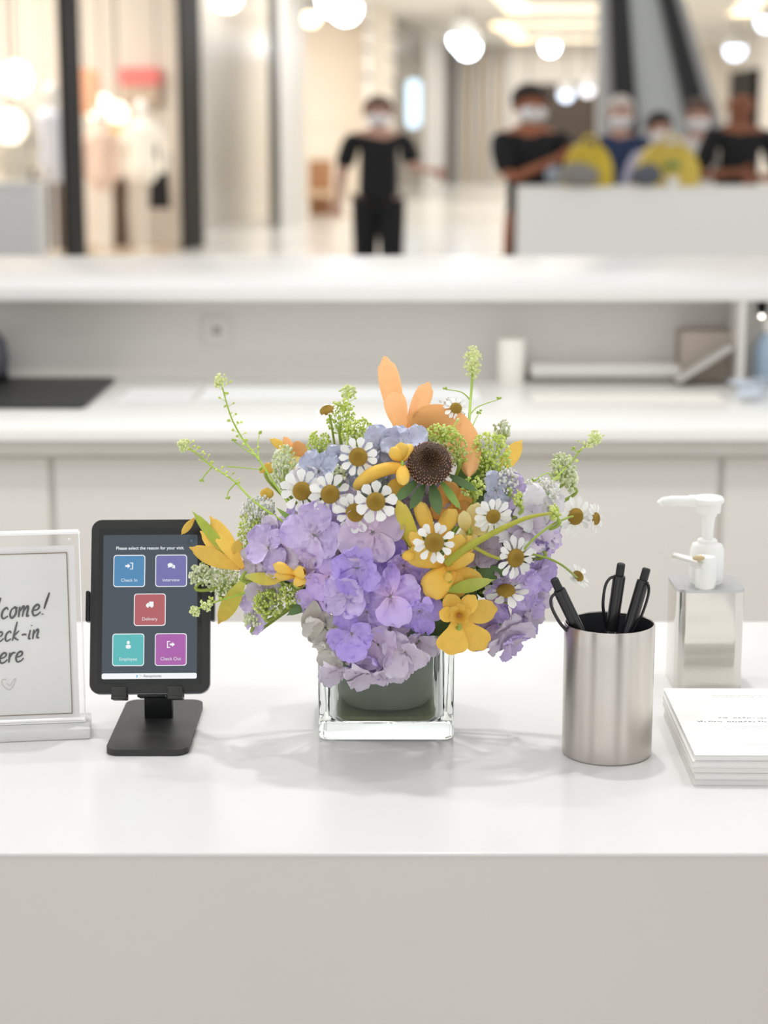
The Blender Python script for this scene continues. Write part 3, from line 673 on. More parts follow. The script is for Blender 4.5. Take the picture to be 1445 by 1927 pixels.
# tablet frame: local x right, y up the face, z = face normal
tb_bot = at(281.5, 1306, 1.722)
MT = Matrix.Translation(tb_bot)@Matrix.Rotation(math.radians(1.6), 4, 'Z')@Matrix.Rotation(PI/2-tilt, 4, 'X')
Wt = 227*mpp(1.72, .84); topp = at(295, 977, 1.78)
Lt = 0.170
ny = SYc+.022
hz_ = tb_bot.z
MB().box((0, ny-SYc, .028), (.0275, .010, .056), r=.001).build('neck', M_blk, st)
Mst = Matrix.Translation((-SXc, -SYc, -ZC))
MB().box((0, Lt*.40, -.0135), (.05, .10, .005), Mst@MT, r=.001).build('cradle', M_blk, st)
MB().box((0, Lt*.12, -.030), (.0275, .045, .028), Mst@MT, r=.001).build('hinge', M_blk, st)
for xo in (-.029, .025):
    mb = MB()
    mb.box((xo, -.0040, -.003), (.0145, .003, .022), Mst@MT, r=.001); mb.box((xo, .0012, .0052), (.0145, .011, .0028), Mst@MT, r=.001)
    mb.box((xo, .02, -.0125), (.0145, .05, .003), Mst@MT, r=.001)
    mb.build('hook', M_std, st)
for s_ in (-1, 1):
    mb = MB(); mb.box((s_*(Wt/2+.0022), Lt*.50, -.003), (.004, .030, .016), Mst@MT, r=.0015); mb.box((s_*Wt*.36, Lt*.5, -.0125), (Wt*.32, .016, .003), Mst@MT, r=.001)
    mb.build('side_clamp', M_blk, st)
tb = bpy.data.objects.new('tablet', None); COL.objects.link(tb); tb.matrix_world = MT; tb.empty_display_size = .02
tag(tb, 'black tablet showing five coloured visitor buttons, held upright on its stand', 'tablet')
MB().prism(rrect(Wt, Lt, .0105, 10, 0, Lt/2), -.0095, -.0006).build('back_shell', mat('shell_silver', '#8f9092', .3, .8), tb)
MB().prism(rrect(Wt-.001, Lt-.001, .0102, 10, 0, Lt/2), -.004, .0006).build('case', mat('bezel_black', '#2b2b2b', .4), tb)
# ui geometry
Ux0, Ux1 = -.397*Wt, .390*Wt; Uy1 = Lt*(1-.090); Uy0 = Lt*.085
MB().prism(rrect((Ux1-Ux0)+.0085, (Uy1-Uy0)+.0115, .003, 6, (Ux0+Ux1)/2, (Uy0+Uy1)/2+.0008), .0005, .0008).build('glass_border', mat('border_black', '#1a1b1c', .2), tb)
UW = Ux1-Ux0; UH = Uy1-Uy0
def em(name, c): return mat(name, c, .12, spec=.35, emit=c, estr=.62) if name in MATS else _em(name, c)
def _em(name, c):
    m = mat(name, '#050505', .12, spec=.4, emit=c, estr=.68); return m
def ui(u0, v0, u1, v1, r, z, name, m, parent, z0=.0008):
    o_ = MB().prism(rrect((u1-u0)*UW, (v1-v0)*UH, r, 5, Ux0+(u0+u1)/2*UW, Uy1-(v0+v1)/2*UH), z0, z).build(name, m, parent, False); return o_
ui(0, 0, 1, 1, .0015, .00095, 'screen', _em('ui_slate', '#454e57'), tb)
def textobj(txt, u, v, size, m, parent, name, z=.00125, bold=0):
    cu = bpy.data.curves.new(name, 'FONT'); cu.body = txt; cu.size = size; cu.align_x = 'CENTER'; cu.align_y = 'CENTER'; cu.offset = bold
    o_ = bpy.data.objects.new(name, cu); COL.objects.link(o_); dg = bpy.context.evaluated_depsgraph_get(); dg.update()
    me = bpy.data.meshes.new_from_object(o_.evaluated_get(dg)); bpy.data.objects.remove(o_)
    me.materials.clear(); me.materials.append(m); me.transform(Matrix.Translation((Ux0+u*UW, Uy1-v*UH, z)))
    r_ = bpy.data.objects.new(name, me); COL.objects.link(r_); r_.parent = parent; return r_
M_uiw = _em('ui_white', '#f2f4f6'); M_uit = _em('ui_text', '#e4e8ec')
textobj('Please select the reason for your visit.', .498, .094, .0043, M_uiw, tb, 'heading', bold=.00005)
mb = MB()
for a in (1, -1):
    Mx = Matrix.Translation((Ux0+.935*UW, Uy1-.045*UH, .0011))@Matrix.Rotation(a*PI/4, 4, 'Z'); mb.box((0, 0, 0), (.0034, .00025, .0001), Mx)
mb.build('close_icon', _em('ui_blue', '#6f9cc0'), tb, False)
def P2(mb, pts, cx, cy, s_, z=.00118):
    mb.prism([(cx+x*s_, cy+y*s_) for x, y in pts], z, z+.00006)
def icon(kind, cx, cy, parent):
    mb = MB(); s_ = .0042
    def ell(x, y, rx, ry, n=20): return [(x+rx*math.cos(2*PI*i/n), y+ry*math.sin(2*PI*i/n)) for i in range(n)]
    if kind in ('in', 'out'):
        ox = -.35 if kind == 'in' else .35
        P2(mb, [(ox-.55, -.22), (ox-.02, -.22), (ox-.02, -.55), (ox+.6, 0), (ox-.02, .55), (ox-.02, .22), (ox-.55, .22)], cx, cy, s_)
        f = 1 if kind == 'in' else -1
        for q_ in ([(.15, .6), (.65, .6), (.65, .78), (.15, .78)], [(.65, -.78), (.85, -.78), (.85, .78), (.65, .78)], [(.15, -.78), (.65, -.78), (.65, -.6), (.15, -.6)]):
            pts = [(x*f, y) for x, y in q_]; P2(mb, pts if f == 1 else pts[::-1], cx, cy, s_)
    if kind == 'chat':
        P2(mb, ell(-.2, .15, .62, .48), cx, cy, s_); P2(mb, [(-.6, -.05), (-.2, -.28), (-.8, -.5)], cx, cy, s_)
        P2(mb, ell(.5, -.18, .42, .4)[13:]+ell(.5, -.18, .42, .4)[:7]+[(.55, .2), (.35, -.3), (.1, -.42)], cx, cy, s_); P2(mb, [(.5, -.4), (.8, -.3), (.95, -.75)], cx, cy, s_)
    if kind == 'truck':
        P2(mb, [(-.15, -.45), (.85, -.45), (.85, .7), (-.15, .7)], cx, cy, s_); P2(mb, [(-.85, -.45), (-.2, -.45), (-.2, .4), (-.5, .4), (-.85, .0)], cx, cy, s_)
        P2(mb, ell(-.45, -.5, .22, .22), cx, cy, s_, .0012); P2(mb, ell(.45, -.5, .22, .22), cx, cy, s_, .0012)
    if kind == 'man':
        P2(mb, ell(0, .5, .36, .4), cx, cy, s_); P2(mb, rrect(1.1, .85, .3, 5, 0, -.45), cx, cy, s_)
    return mb.build('icon', M_uiw, parent, False)
btn = [('Check In', 'in', .278, .2525, '#5089b4', 'blue button reading Check In'), ('Interview', 'chat', .722, .2525, '#7370aa', 'violet button reading Interview'), ('Delivery', 'truck', .499, .5225, '#b26064', 'red button reading Delivery'),
       ('Employee', 'man', .276, .799, '#5cb8b8', 'teal button reading Employee'), ('Check Out', 'out', .724, .799, '#aa60a8', 'purple button reading Check Out')]
for (t_, k_, u, v, c_, l_) in btn:
    b_ = ui(u-.168, v-.112, u+.168, v+.112, .0028, .00105, 'app_button', M_uiw, tb); b_['label'] = l_
    ui(u-.160, v-.1065, u+.160, v+.1065, .0023, .00115, 'button_face', _em('ui_'+k_, c_), b_, .001)
    icon(k_, Ux0+u*UW, Uy1-(v-.035)*UH, b_)
    textobj(t_, u, v+.065, .0044, M_uit, b_, 'caption')
bar = ui(0, .961, 1, 1, .0016, .00105, 'footer_bar', M_uiw, tb)
textobj('The', .425, .981, .0034, _em('ui_lgrey', '#c7ccd2'), bar, 'footer_text')
textobj('Receptionist', .535, .981, .0034, _em('ui_dgrey', '#6b7078'), bar, 'footer_text', bold=.00005)
mb = MB(); P2(mb, [(-.5, -.6), (.1, -.6), (.55, .1), (.3, .6), (-.5, .5), (-.1, .1)], Ux0+.37*UW, Uy1-.981*UH, .0018); mb.build('footer_logo', _em('ui_logo', '#4fa3dc'), bar, False)

# ---------------------------------------------------------------- pen cup
M_steel = bpy.data.materials.new('brushed_steel'); M_steel.use_nodes = True
n = M_steel.node_tree.nodes; l = M_steel.node_tree.links; b = n['Principled BSDF']
b.inputs['Metallic'].default_value = 1; b.inputs['Base Color'].default_value = lin('#cfcac3'); b.inputs['Roughness'].default_value = .34; b.inputs['Anisotropic'].default_value = .75
b.inputs['Anisotropic Rotation'].default_value = .25
tg = n.new('ShaderNodeTangent'); tg.direction_type = 'RADIAL'; tg.axis = 'Z'; l.new(tg.outputs[0], b.inputs['Tangent'])
t = n.new('ShaderNodeTexCoord'); mp = n.new('ShaderNodeMapping'); mp.inputs['Scale'].default_value = (900, 900, 6); nz = n.new('ShaderNodeTexNoise'); nz.inputs['Scale'].default_value = 1
l.new(t.outputs['Object'], mp.inputs[0]); l.new(mp.outputs[0], nz.inputs['Vector'])
mr = n.new('ShaderNodeMapRange'); mr.inputs[3].default_value = .24; mr.inputs[4].default_value = .42; l.new(nz.outputs['Fac'], mr.inputs[0]); l.new(mr.outputs[0], b.inputs['Roughness'])
MATS['brushed_steel'] = M_steel
cc = atz(1141, 1415, ZC); cr = .5*169*mpp(cc.y, ZC+.06); chh = at(1141, 1171, cc.y).z-ZC
cup = empty('pen_cup', (cc.x, cc.y, ZC), 0, 'brushed steel cylindrical pen cup holding black pens', 'pen cup')
MB().lathe([(0, .0004), (cr-.0012, .0004), (cr-.0004, .0012), (cr-.0002, .002), (cr, .003)]+[(cr, .003+(chh-.004)*i/8) for i in range(1, 9)]+[(cr-.0004, chh), (cr-.0012, chh), (cr-.0016, chh-.001)], 96).build('body', M_steel, cup)
MB().lathe([(cr-.0016, chh-.001), (cr-.0018, .004), (0, .003)], 64).build('lining', mat('dark_lining', '#55565a', .35, .6), cup)
# pens
M_pen = mat('pen_black', '#1d1d1f', .3, coat=.3); M_pen2 = mat('pen_grip', '#26272a', .5)
def pen(top_px, foot_off, label, roll=0, Ytop=None):
    top = at(top_px[0], top_px[1], Ytop or cc.y)
    foot = Vector((cc.x+foot_off[0], cc.y+foot_off[1], ZC+.009))
    d = (top-foot); L = d.length; z_ = d.normalized(); x_ = Vector(roll); x_ = (x_-z_*x_.dot(z_)).normalized(); q = Matrix((x_, z_.cross(x_), z_)).transposed().to_quaternion()
    e_ = bpy.data.objects.new('pen', None); COL.objects.link(e_); e_.empty_display_size = .02; e_.location = foot; e_.rotation_mode = 'QUATERNION'; e_.rotation_quaternion = q
    tag(e_, label, 'pen', 'black pens in the steel cup')
    r = .0059
    MB().lathe([(0, -.002), (.001, 0), (.0025, .008), (.0045, .022), (r*.92, .03), (r, .05), (r, L-.014), (r*.93, L-.012), (r*.6, L-.0118)], 24).build('barrel', M_pen, e_)
    MB().lathe([(r*.62, L-.012), (r*.68, L-.0105), (r*.66, L-.001), (r*.5, L), (0, L)], 20).build('push_button', M_pen2, e_)
    mb = MB(); mb.tube(catmull([(r*.7, 0, L-.013), (r*1.7, 0, L-.0148), (r*2.3, 0, L-.023), (r*2.2, 0, L-.040), (r*1.5, 0, L-.054), (r*1.02, 0, L-.062)], 5), .0016, 8, True, .7)
    mb.build('clip', M_pen, e_)
    MB().lathe([(r*1.01, L-.070), (r*1.04, L-.069), (r*1.04, L-.066), (r*1.01, L-.065)], 24).build('ring', mat('ring_steel', '#b8b8b8', .25, 1), e_)
    return e_
pen((1042, 1089), (.024, .004), 'black click pen leaning out towards the flowers', (-1, -.35, -.3), cc.y-.010)
pen((1169, 1060), (-.009, .012), 'tallest black click pen, standing nearly upright in the cup', (-1, -.4, 0), cc.y+.006)
pen((1217, 1069), (-.012, -.010), 'black click pen leaning towards the soap dispenser', (.5, -1, 0), cc.y+.008)

# ---------------------------------------------------------------- soap dispenser
dc = atz(1332, 1300, ZC); Kd = mpp(dc.y, ZC+.06); dy = dc.y+.034
sp = empty('soap_dispenser', (dc.x, dy, ZC), 0, 'square chrome soap dispenser with a white pump top', 'soap dispenser')
dw = 129*Kd; dh = at(1332, 1112, dc.y).z-ZC
M_chr = mat('chrome_soft', '#d9d6d0', .10, 1)
M_pump = mat('pump_white', '#f4f4f1', .35, sss=.1)
M_clr = mat('dispenser_clear', '#f6f5f1', .03, trans=1, ior=1.25)
MB().prism(rrect(dw, dw, .012, 8), .0004, dh-.002).build('body', M_chr, sp)
MB().prism(rrect(dw*1.01, dw*1.01, .013, 8), dh-.002, dh+.0012).build('top_plate', mat('plate_steel', '#c5c6c6', .38, .9, bump=.5, bscale=300), sp)
ph = lambda py, Y=dy: at(1332, py, Y).z-ZC
px_ = lambda v: (v-1332)*Kd
z_c0 = dh+.0012; 
MB().lathe([(0, z_c0), (.0165, z_c0), (.0165, z_c0+.004), (.0178, z_c0+.005), (.0178, ph(1035)), (.0155, ph(1024)), (.0105, ph(1021)), (.0105, ph(1016)), (.009, ph(1014)), (.0, ph(1014))], 36, Matrix.Translation((px_(1332), 0, 0))).build('collar', M_pump, sp)
MB().lathe([(.0055, ph(1018)), (.0058, ph(1000)), (.0072, ph(975)), (.0088, ph(970)), (.0088, ph(966)), (.0125, ph(964)), (.0135, ph(948)), (.0158, ph(944)), (.0158, ph(938)), (.0135, ph(934)), (0, ph(933))], 32, Matrix.Translation((px_(1332), 0, 0))).build('pump_head', M_pump, sp)
zn = ph(943)
MB().tube(catmull([(px_(1325), 0, zn), (px_(1290), -.001, zn+.0005), (px_(1255), -.002, zn+.0008), (px_(1243), -.002, zn-.0005), (px_(1238), -.0023, zn-.003)], 6), [.0062]*6+[.0052]*6+[.0042]*6+[.0036]*6+[.003], 14, True, .8).build('nozzle', M_pump, sp)
MB().lathe([(0, 0), (.0098, 0), (.0106, .002), (.0110, .005), (.0108, .031), (.0095, .034), (0, .0345)], 28, Matrix.Translation((px_(1322), -.026, z_c0))).build('small_cap', M_pump, sp)
MB().tube([(px_(1316), -.0355, z_c0+.026), (px_(1300), -.024, z_c0+.027), (px_(1266), -.010, z_c0+.030)], [.004, .005, .0045], 12).build('side_nozzle', mat('frosted', '#e4e2dd', .4, trans=.6), sp)
MB().blob((px_(1306), -.034, z_c0+.0335), (.007, .003, .003), 10, 6).build('dried_soap', mat('dried_soap', '#c9b48c', .6), sp)

# ---------------------------------------------------------------- booklets
M_pap = mat('booklet_paper', '#f3f2ef', .55)
bx0 = .2765; by0 = 1.577; bw = .148; bl = .205
N = 5; th = .0285/N
def marks(z, parent):
    rows = [(.115, .30, '#b5aea6', .35, .0016, 1), (.140, .30, '#b8b2ac', .5, .0014, 1), (.47, .25, '#858483', .42, .0026, 0), (.525, .12, '#777676', .86, .0028, 0), (.60, .27, '#b9b9b9', .50, .001, 1), (.625, .27, '#b9b9b9', .50, .001, 1), (.86, .34, '#d9a98e', .52, .0009, 1), (.90, .42, '#cdb09e', .30, .0009, 1)]
    # rows are counted from the far edge of the cover towards the reader
    for v, u0, c_, wf, s_, fine in rows:
        mb = MB(); x = u0*bw; x1 = (u0+wf)*bw; x = min(x, x1)
        while x < x1:
            w_ = R.uniform(.0012, .0032)*(.7 if fine else 1)
            if R.random() < .86: mb.box((x-bw/2, bl/2-v*bl+R.uniform(-.3, .3)*s_, z+.00005), (w_*.62, s_*R.uniform(.6, 1), .00012))
            x += w_
        if mb.v: mb.build('printed_line', mat('ink_'+c_, c_, .6), parent, False)
names = ['printed booklet on top of the stack, its cover text visible', 'booklet second from the top of the white stack', 'middle booklet of the white stack', 'booklet second from the bottom of the white stack', 'lowest booklet of the white stack, resting on the countertop']
for k in range(N):
    jx, jy, ja = R.uniform(-.0012, .0012), R.uniform(-.0010, .0010), R.uniform(-.008, .008)
    e_ = empty('booklet', (bx0+bw/2+jx+.0015*math.sin(k*2), by0+bl/2+jy, ZC+.0002+k*th), -.02+ja, names[N-1-k], 'booklet', 'white booklets by the soap dispenser')
    # soft-edged pages block: slightly thinner at the spine
    MB().box((0, 0, th*.42), (bw-.0008, bl-.0008, th*.78), r=.0004).build('pages', mat('pages_white', '#e6e5e2', .6), e_)
    MB().box((0, 0, th*.90), (bw, bl, .0004)).build('cover', M_pap, e_, False)
    MB().box((0, 0, .0003), (bw, bl, .0004)).build('back_cover', M_pap, e_, False)
    if k == N-1: marks(th*.90+.0002, e_)

# ================================================================= VASE
VY = 1.768; vc = at(726.5, 1396, 1.703); VX = vc.x; vw = .130; vh = at(726, 1186, 1.703).z-ZC
vs = empty('glass_vase', (VX, VY, ZC), 0, 'clear thick square glass vase lined with a dark green leaf', 'vase')
M_vg = mat('vase_glass', '#f6fbf8', .0, trans=1, ior=1.48)
def rsq(w, r, z, n=6): return [(x, y, z) for x, y in rrect(w, w, r, n)]
loops = [rsq(vw-.010, .006, .0004), rsq(vw-.003, .008, .0010), rsq(vw, .009, .004), rsq(vw, .009, vh*.5), rsq(vw, .009, vh-.002), rsq(vw-.002, .009, vh), rsq(vw-.016, .012, vh), rsq(vw-.018, .013, vh-.002), rsq(vw-.018, .014, .024), rsq(vw-.022, .018, .018), rsq(vw-.040, .020, .0145), rsq(vw-.09, .015, .0135)]
V = []; F = []; nn = len(loops[0])
for lp in loops: V += lp
for i in range(len(loops)-1):
    for j in range(nn): F.append([i*nn+j, i*nn+(j+1) % nn, (i+1)*nn+(j+1) % nn, (i+1)*nn+j])
F.append(list(range(nn))[::-1]); F.append([(len(loops)-1)*nn+j for j in range(nn)])
MB().add(V, F).build('glass_body', M_vg, vs)
# leaf lining
lp = [rsq(.070, .03, .0200), rsq(.088, .035, .025), rsq(.097, .036, .038), rsq(.101, .036, .07), rsq(.101, .036, vh-.006)]
V = []; F = []; nn = len(lp[0])
for q in lp: V += q
for i in range(len(lp)-1):
    for j in range(nn): F.append([i*nn+j, i*nn+(j+1) % nn, (i+1)*nn+(j+1) % nn, (i+1)*nn+j])
F.append(list(range(nn))[::-1])
MB().add(V, F).build('leaf_lining', mat('dark_leaf', '#747b6c', .5, var=.12, vscale=20), vs)
MB().prism([(x, y) for x, y in rrect(.104, .104, .02, 6)], .0175, .0215).build('base_leaf', mat('olive_leaf', '#787c52', .35), vs)

# ================================================================= BOUQUET
YC = 1.765
def dome(px, py, off=0):
    q = 1-((px-745)/345)**2-((py-1040)/315)**2
    return YC-.105*math.sqrt(max(0, q))-off
def dn(px, py):                                   # outward direction on the bouquet's dome
    x = (px-745)/345; z = -(py-1010)/315; y = math.sqrt(max(.12, 1-x*x-z*z)); return Vector((x, -y*1.15, z+.12)).normalized()
def pos(px, py, off=0): return at(px, py, dome(px, py, off))
def frame(p, nrm, roll=0):
    z = nrm.normalized(); x = Vector((0, 0, 1)).cross(z)
    if x.length < 1e-3: x = Vector((1, 0, 0))
    x.normalize(); y = z.cross(x)
    M = Matrix((x, y, z)).transposed().to_4x4(); M.translation = p
    return M@Matrix.Rotation(roll, 4, 'Z')
def petal(mb, L, W_, M, prof='round', cup=.25, bend=.2, ruffle=0, th=0, nx=6, ny=9, notch=0, seed=0):
    """sheet petal: y along, x across, z up; th>0 gives a fleshy closed petal"""
    P = {'round': (.22, .55, .82, .97, 1.0, .93, .74, .40), 'strap': (.45, .62, .80, .93, 1.0, .98, .85, .50), 'spoon': (.30, .36, .50, .72, .95, 1.0, .86, .48),
         'lance': (.20, .50, .78, .95, 1.0, .88, .62, .22), 'leaf': (.15, .55, .85, 1.0, .95, .75, .45, .08)}[prof]
    def wd(t):
        a = t*(len(P)-1); i = min(int(a), len(P)-2); f = a-i; f = f*f*(3-2*f)*.5+f*.5; return (P[i]*(1-f)+P[i+1]*f)*W_/2
    sides = (1, -1) if th else (1,)
    for sd in sides:
        V = []; F = []; pt = []
        for j in range(ny+1):
            t = j/ny; w_ = wd(t); 
            for i in range(nx+1):
                u = -1+2*i/nx; x = u*w_; y = L*t
                if j == ny: y = L*(t-.10*(u*u)*1.0) + (-notch*L*(1-abs(u)) if notch else 0)
                elif j == ny-1: y = L*(t-.02*u*u)
                z = cup*W_*.5*(u*u)*math.sin(PI*min(1, t*.9+.1)) + bend*L*t*t
                if ruffle: z += ruffle*W_*math.sin(u*5+seed*3+t*3)*t*abs(u) + ruffle*W_*.8*noise.noise(Vector((x*60+seed*7, y*60, seed)))
                if th: z += sd*th*math.sqrt(max(0, 1-u*u))*math.sin(PI*min(.98, max(.06, t*.92+.04)))**.6
                V.append((x, y, z)); pt.append(t)
        for j in range(ny):
            for i in range(nx):
                a = j*(nx+1)+i; f = [a, a+1, a+nx+2, a+nx+1]; F.append(f if sd > 0 else f[::-1])
        mb.add(V, F, pt, M)
    return mb
def world_stem(mb, p, toward=None, r=.0011, r1=.0014, tdir=None):
    base = Vector((VX+.35*(p.x-VX)*.6, VY+.012+(p.y-VY)*.12, ZC+.05)); base.x = max(VX-.035, min(VX+.035, base.x)); base.y = max(VY-.03, min(VY+.03, base.y))
    neck = Vector((base.x*.4+.6*max(VX-.04, min(VX+.04, p.x)), base.y*.5+VY*.5, ZC+vh+.01))
    mid = p.lerp(neck, .5)+Vector((0, .01, .008))
    first = p-(tdir*.012 if tdir else Vector((0, 0, .01)))
    mb.tube(catmull([p, first, mid, neck, base], 6), [r+(r1-r)*i/24 for i in range(25)], 6)
M_stem = mat('stem_green', '#9db14c', .5); M_stemd = mat('stem_dark', '#5e7a35', .5)

# ---- hydrangea
HM = {'lav': petal_mat('hyd_lavender', '#f3e4fc', '#e6d3fe', '#e0cefc'), 'deep': petal_mat('hyd_deep', '#dccafc', '#c9b2fc', '#cdb8fc'), 'mid': petal_mat('hyd_mid', '#f4d8fa', '#e0c8fd', '#dcc8fc'),
      'pink': petal_mat('hyd_pink', '#ead3e8', '#e0cce6', '#e0d0ea'), 'pale': petal_mat('hyd_pale', '#eadbea', '#e6daec', '#e9e1f0'), 'blue': petal_mat('hyd_blue', '#d6d9ea', '#ccd0e8', '#d2d6ec'),
      'white': petal_mat('hyd_white', '#f0ecf2', '#f3eff5', '#f8f6fa'), 'cream': petal_mat('hyd_cream', '#e8e6d8', '#e8e4da', '#e2ded8'), 'mauve': petal_mat('hyd_mauve', '#cbbccb', '#c6b8cc', '#cfc3d6')}
HPET = {}
def hpet(key, var):
    k = (key, var)
    if k not in HPET:
        rr = random.Random(hash(key) % 1000+var) if False else random.Random(len(HPET)+3)
        mb = MB(); petal(mb, 1, 1.12, Matrix.Translation((0, .03, 0)), 'round', rr.uniform(.0, .45), rr.uniform(-.30, .34), .15, 0, 10, 10, rr.choice((0, 0, .05)), seed=var+rr.random()*5)
        o_ = mb.build('petal', HM[key]); HPET[k] = o_.data; bpy.data.objects.remove(o_)
    return HPET[k]
M_eye = mat('floret_eye', '#d9b9c9', .5); M_ped = mat('pedicel_green', '#7d8a72', .6)
def hydrangea(label, cpx, florets, core, coff=.0):
    c = at(cpx[0], cpx[1], dome(*cpx)+.045+coff)
    e_ = empty('hydrangea', c, 0, label, 'hydrangea', 'hydrangea heads of the bouquet')
    Mi = Matrix.Translation(-c)
    for i, (px, py, r, key, off) in enumerate(florets):
        p = pos(px, py, off); nrm = (dn(px, py)*1.0+Vector((R.uniform(-.35, .35), R.uniform(-.3, .1), R.uniform(-.3, .35)))).normalized()
        rw = r*mpp(p.y, p.z)
        f = MB().blob((0, 0, 0), (1.6e-3, 1.6e-3, 1.2e-3), 8, 6).build('floret', M_eye, e_)
        f.matrix_local = Mi@frame(p, nrm, R.uniform(0, 1.5))
        for k in range(4):
            pm = bpy.data.objects.new('petal', hpet(key, R.randrange(4))); COL.objects.link(pm); pm.parent = f
            s_ = rw*R.uniform(1.08, 1.42)
            pm.matrix_local = Matrix.Rotation(k*PI/2+R.uniform(-.14, .14), 4, 'Z')@Matrix.Translation((0, 0, (k % 2)*.0009))@Matrix.Rotation(R.uniform(-.15, .5), 4, 'X')@Matrix.Diagonal((s_*R.uniform(.85, 1.1), s_, s_, 1))
    mb = MB()
    for (px, py, r, key, off) in florets:
        p = pos(px, py, off+.002)-c; q = Vector((p.x*.25, p.y*.2+.01, -.03)); mb.tube([p, p*.6+q*.4, q], .0011, 5)
    mb.tube([Vector((0, .01, -.02)), Vector((VX, VY, ZC+vh))-c, Vector((VX, VY, ZC+.05))-c], .003, 8)
    mb.build('stalks', M_ped, e_)
    return e_
hydrangea('large lavender hydrangea head at the front of the bouquet, under the row of daisies', (650, 1070),
  [(590, 1005, 52, 'lav', .012), (640, 975, 40, 'lav', .002), (702, 1000, 50, 'pink', .012), (560, 1050, 36, 'pink', 0), (672, 1068, 46, 'deep', .016), (722, 1040, 42, 'deep', -.004), (760, 1065, 42, 'mid', -.004), (736, 1122, 50, 'mid', .016), (620, 1085, 42, 'mid', .006),
   (650, 1118, 38, 'lav', .010), (598, 1118, 38, 'mid', 0), (692, 1152, 40, 'lav', .008), (640, 1040, 34, 'cream', 0), (790, 1150, 42, 'deep', .010), (775, 1105, 36, 'lav', -.01), (545, 1010, 34, 'lav', -.006), (690, 1100, 36, 'deep', -.006)], 60)
hydrangea('pale lilac hydrangea drooping over the front of the glass vase', (690, 1215),
  [(662, 1192, 42, 'deep', .020), (712, 1212, 40, 'pink', .014), (640, 1258, 36, 'pale', .016), (694, 1262, 38, 'pale', .024), (762, 1226, 42, 'pale', .018), (735, 1248, 34, 'pale', .012), (612, 1180, 34, 'cream', .002), (628, 1222, 34, 'cream', .008), (735, 1180, 36, 'pink', .004), (690, 1235, 36, 'mid', .010), (790, 1205, 32, 'pale', .004)], 50)
hydrangea('pale translucent hydrangea beside the yellow lily, nearest the tablet', (510, 1035),
  [(505, 1030, 38, 'lav', .002), (530, 1055, 36, 'pale', -.004), (482, 1062, 34, 'pale', -.006), (520, 1000, 30, 'pale', -.010), (478, 1152, 34, 'lav', 0), (500, 1110, 32, 'pale', -.01), (555, 1020, 30, 'pale', -.008), (572, 985, 30, 'lav', -.01)], 40)
hydrangea('lavender hydrangea low beside the pen cup', (960, 1145),
  [(900, 1165, 36, 'mid', 0), (950, 1185, 46, 'pale', .010), (985, 1160, 38, 'lav', .002), (930, 1130, 36, 'mid', 0), (1000, 1100, 38, 'lav', 0), (1012, 1072, 32, 'lav', -.004), (970, 1100, 36, 'lav', .002), (1000, 1135, 34, 'pale', -.004), (958, 1208, 28, 'lav', .006), (905, 1195, 30, 'pink', .004)], 40)
hydrangea('white lilac hydrangea between the side daisies and the green sprig', (985, 965),
  [(932, 922, 36, 'blue', 0), (1000, 962, 40, 'white', .002), (1032, 940, 34, 'white', -.006), (985, 1000, 40, 'pale', 0), (1022, 1000, 36, 'pale', -.004), (950, 985, 36, 'white', -.002), (905, 1035, 38, 'mauve', -.010), (960, 930, 30, 'lav', -.004), (1030, 1035, 30, 'lav', -.01), (940, 1065, 34, 'mauve', -.01)], 40)
hydrangea('blue-tinted hydrangea under the orange petals, behind the uppermost daisy', (745, 855),
  [(712, 845, 38, 'blue', 0), (756, 838, 38, 'blue', .002), (735, 880, 36, 'blue', -.006), (788, 850, 32, 'blue', -.006), (700, 890, 32, 'blue', -.01), (800, 930, 38, 'mauve', -.014), (770, 980, 36, 'mauve', -.014), (840, 960, 34, 'mauve', -.016), (740, 930, 34, 'mauve', -.02)], 40)
hydrangea('small blue hydrangea behind the middle pair of daisies', (620, 880),
  [(600, 885, 34, 'blue', -.004), (636, 862, 28, 'blue', -.006), (650, 898, 30, 'blue', -.01), (575, 900, 26, 'white', -.01), (640, 930, 30, 'pale', -.01)], 30)

# ---- daisies
M_dp = petal_mat('daisy_petal', '#f1f2e2', '#fbfbf6', '#fdfdfb', .25, .5, .03)
M_dd = mat('daisy_disc', '#ffc64e', .6, bump=1, bscale=700, var=.18, vscale=260)
DP = []
for k in range(4):
    mb = MB(); petal(mb, 1, .52, Matrix(), 'spoon', .22, (-.12, .05, -.05, .12)[k], .03, 0, 4, 7, (0, .06, 0, .05)[k], seed=k)
    o_ = mb.build('petal', M_dp); DP.append(o_.data); bpy.data.objects.remove(o_)
mb = MB()
prof = [(1.0, -.25), (1.03, 0), (.98, .2), (.85, .38), (.6, .52), (.3, .58), (0, .60)]
mb.lathe(prof, 24)
for i in range(150):
    t = math.sqrt((i+.5)/150); a = i*2.39996; z = .60-.45*t**3; mb.blob((t*.98*math.cos(a), t*.98*math.sin(a), z), .062, 5, 3)
o_ = mb.build('disc', M_dd); DISC = o_.data; bpy.data.objects.remove(o_)
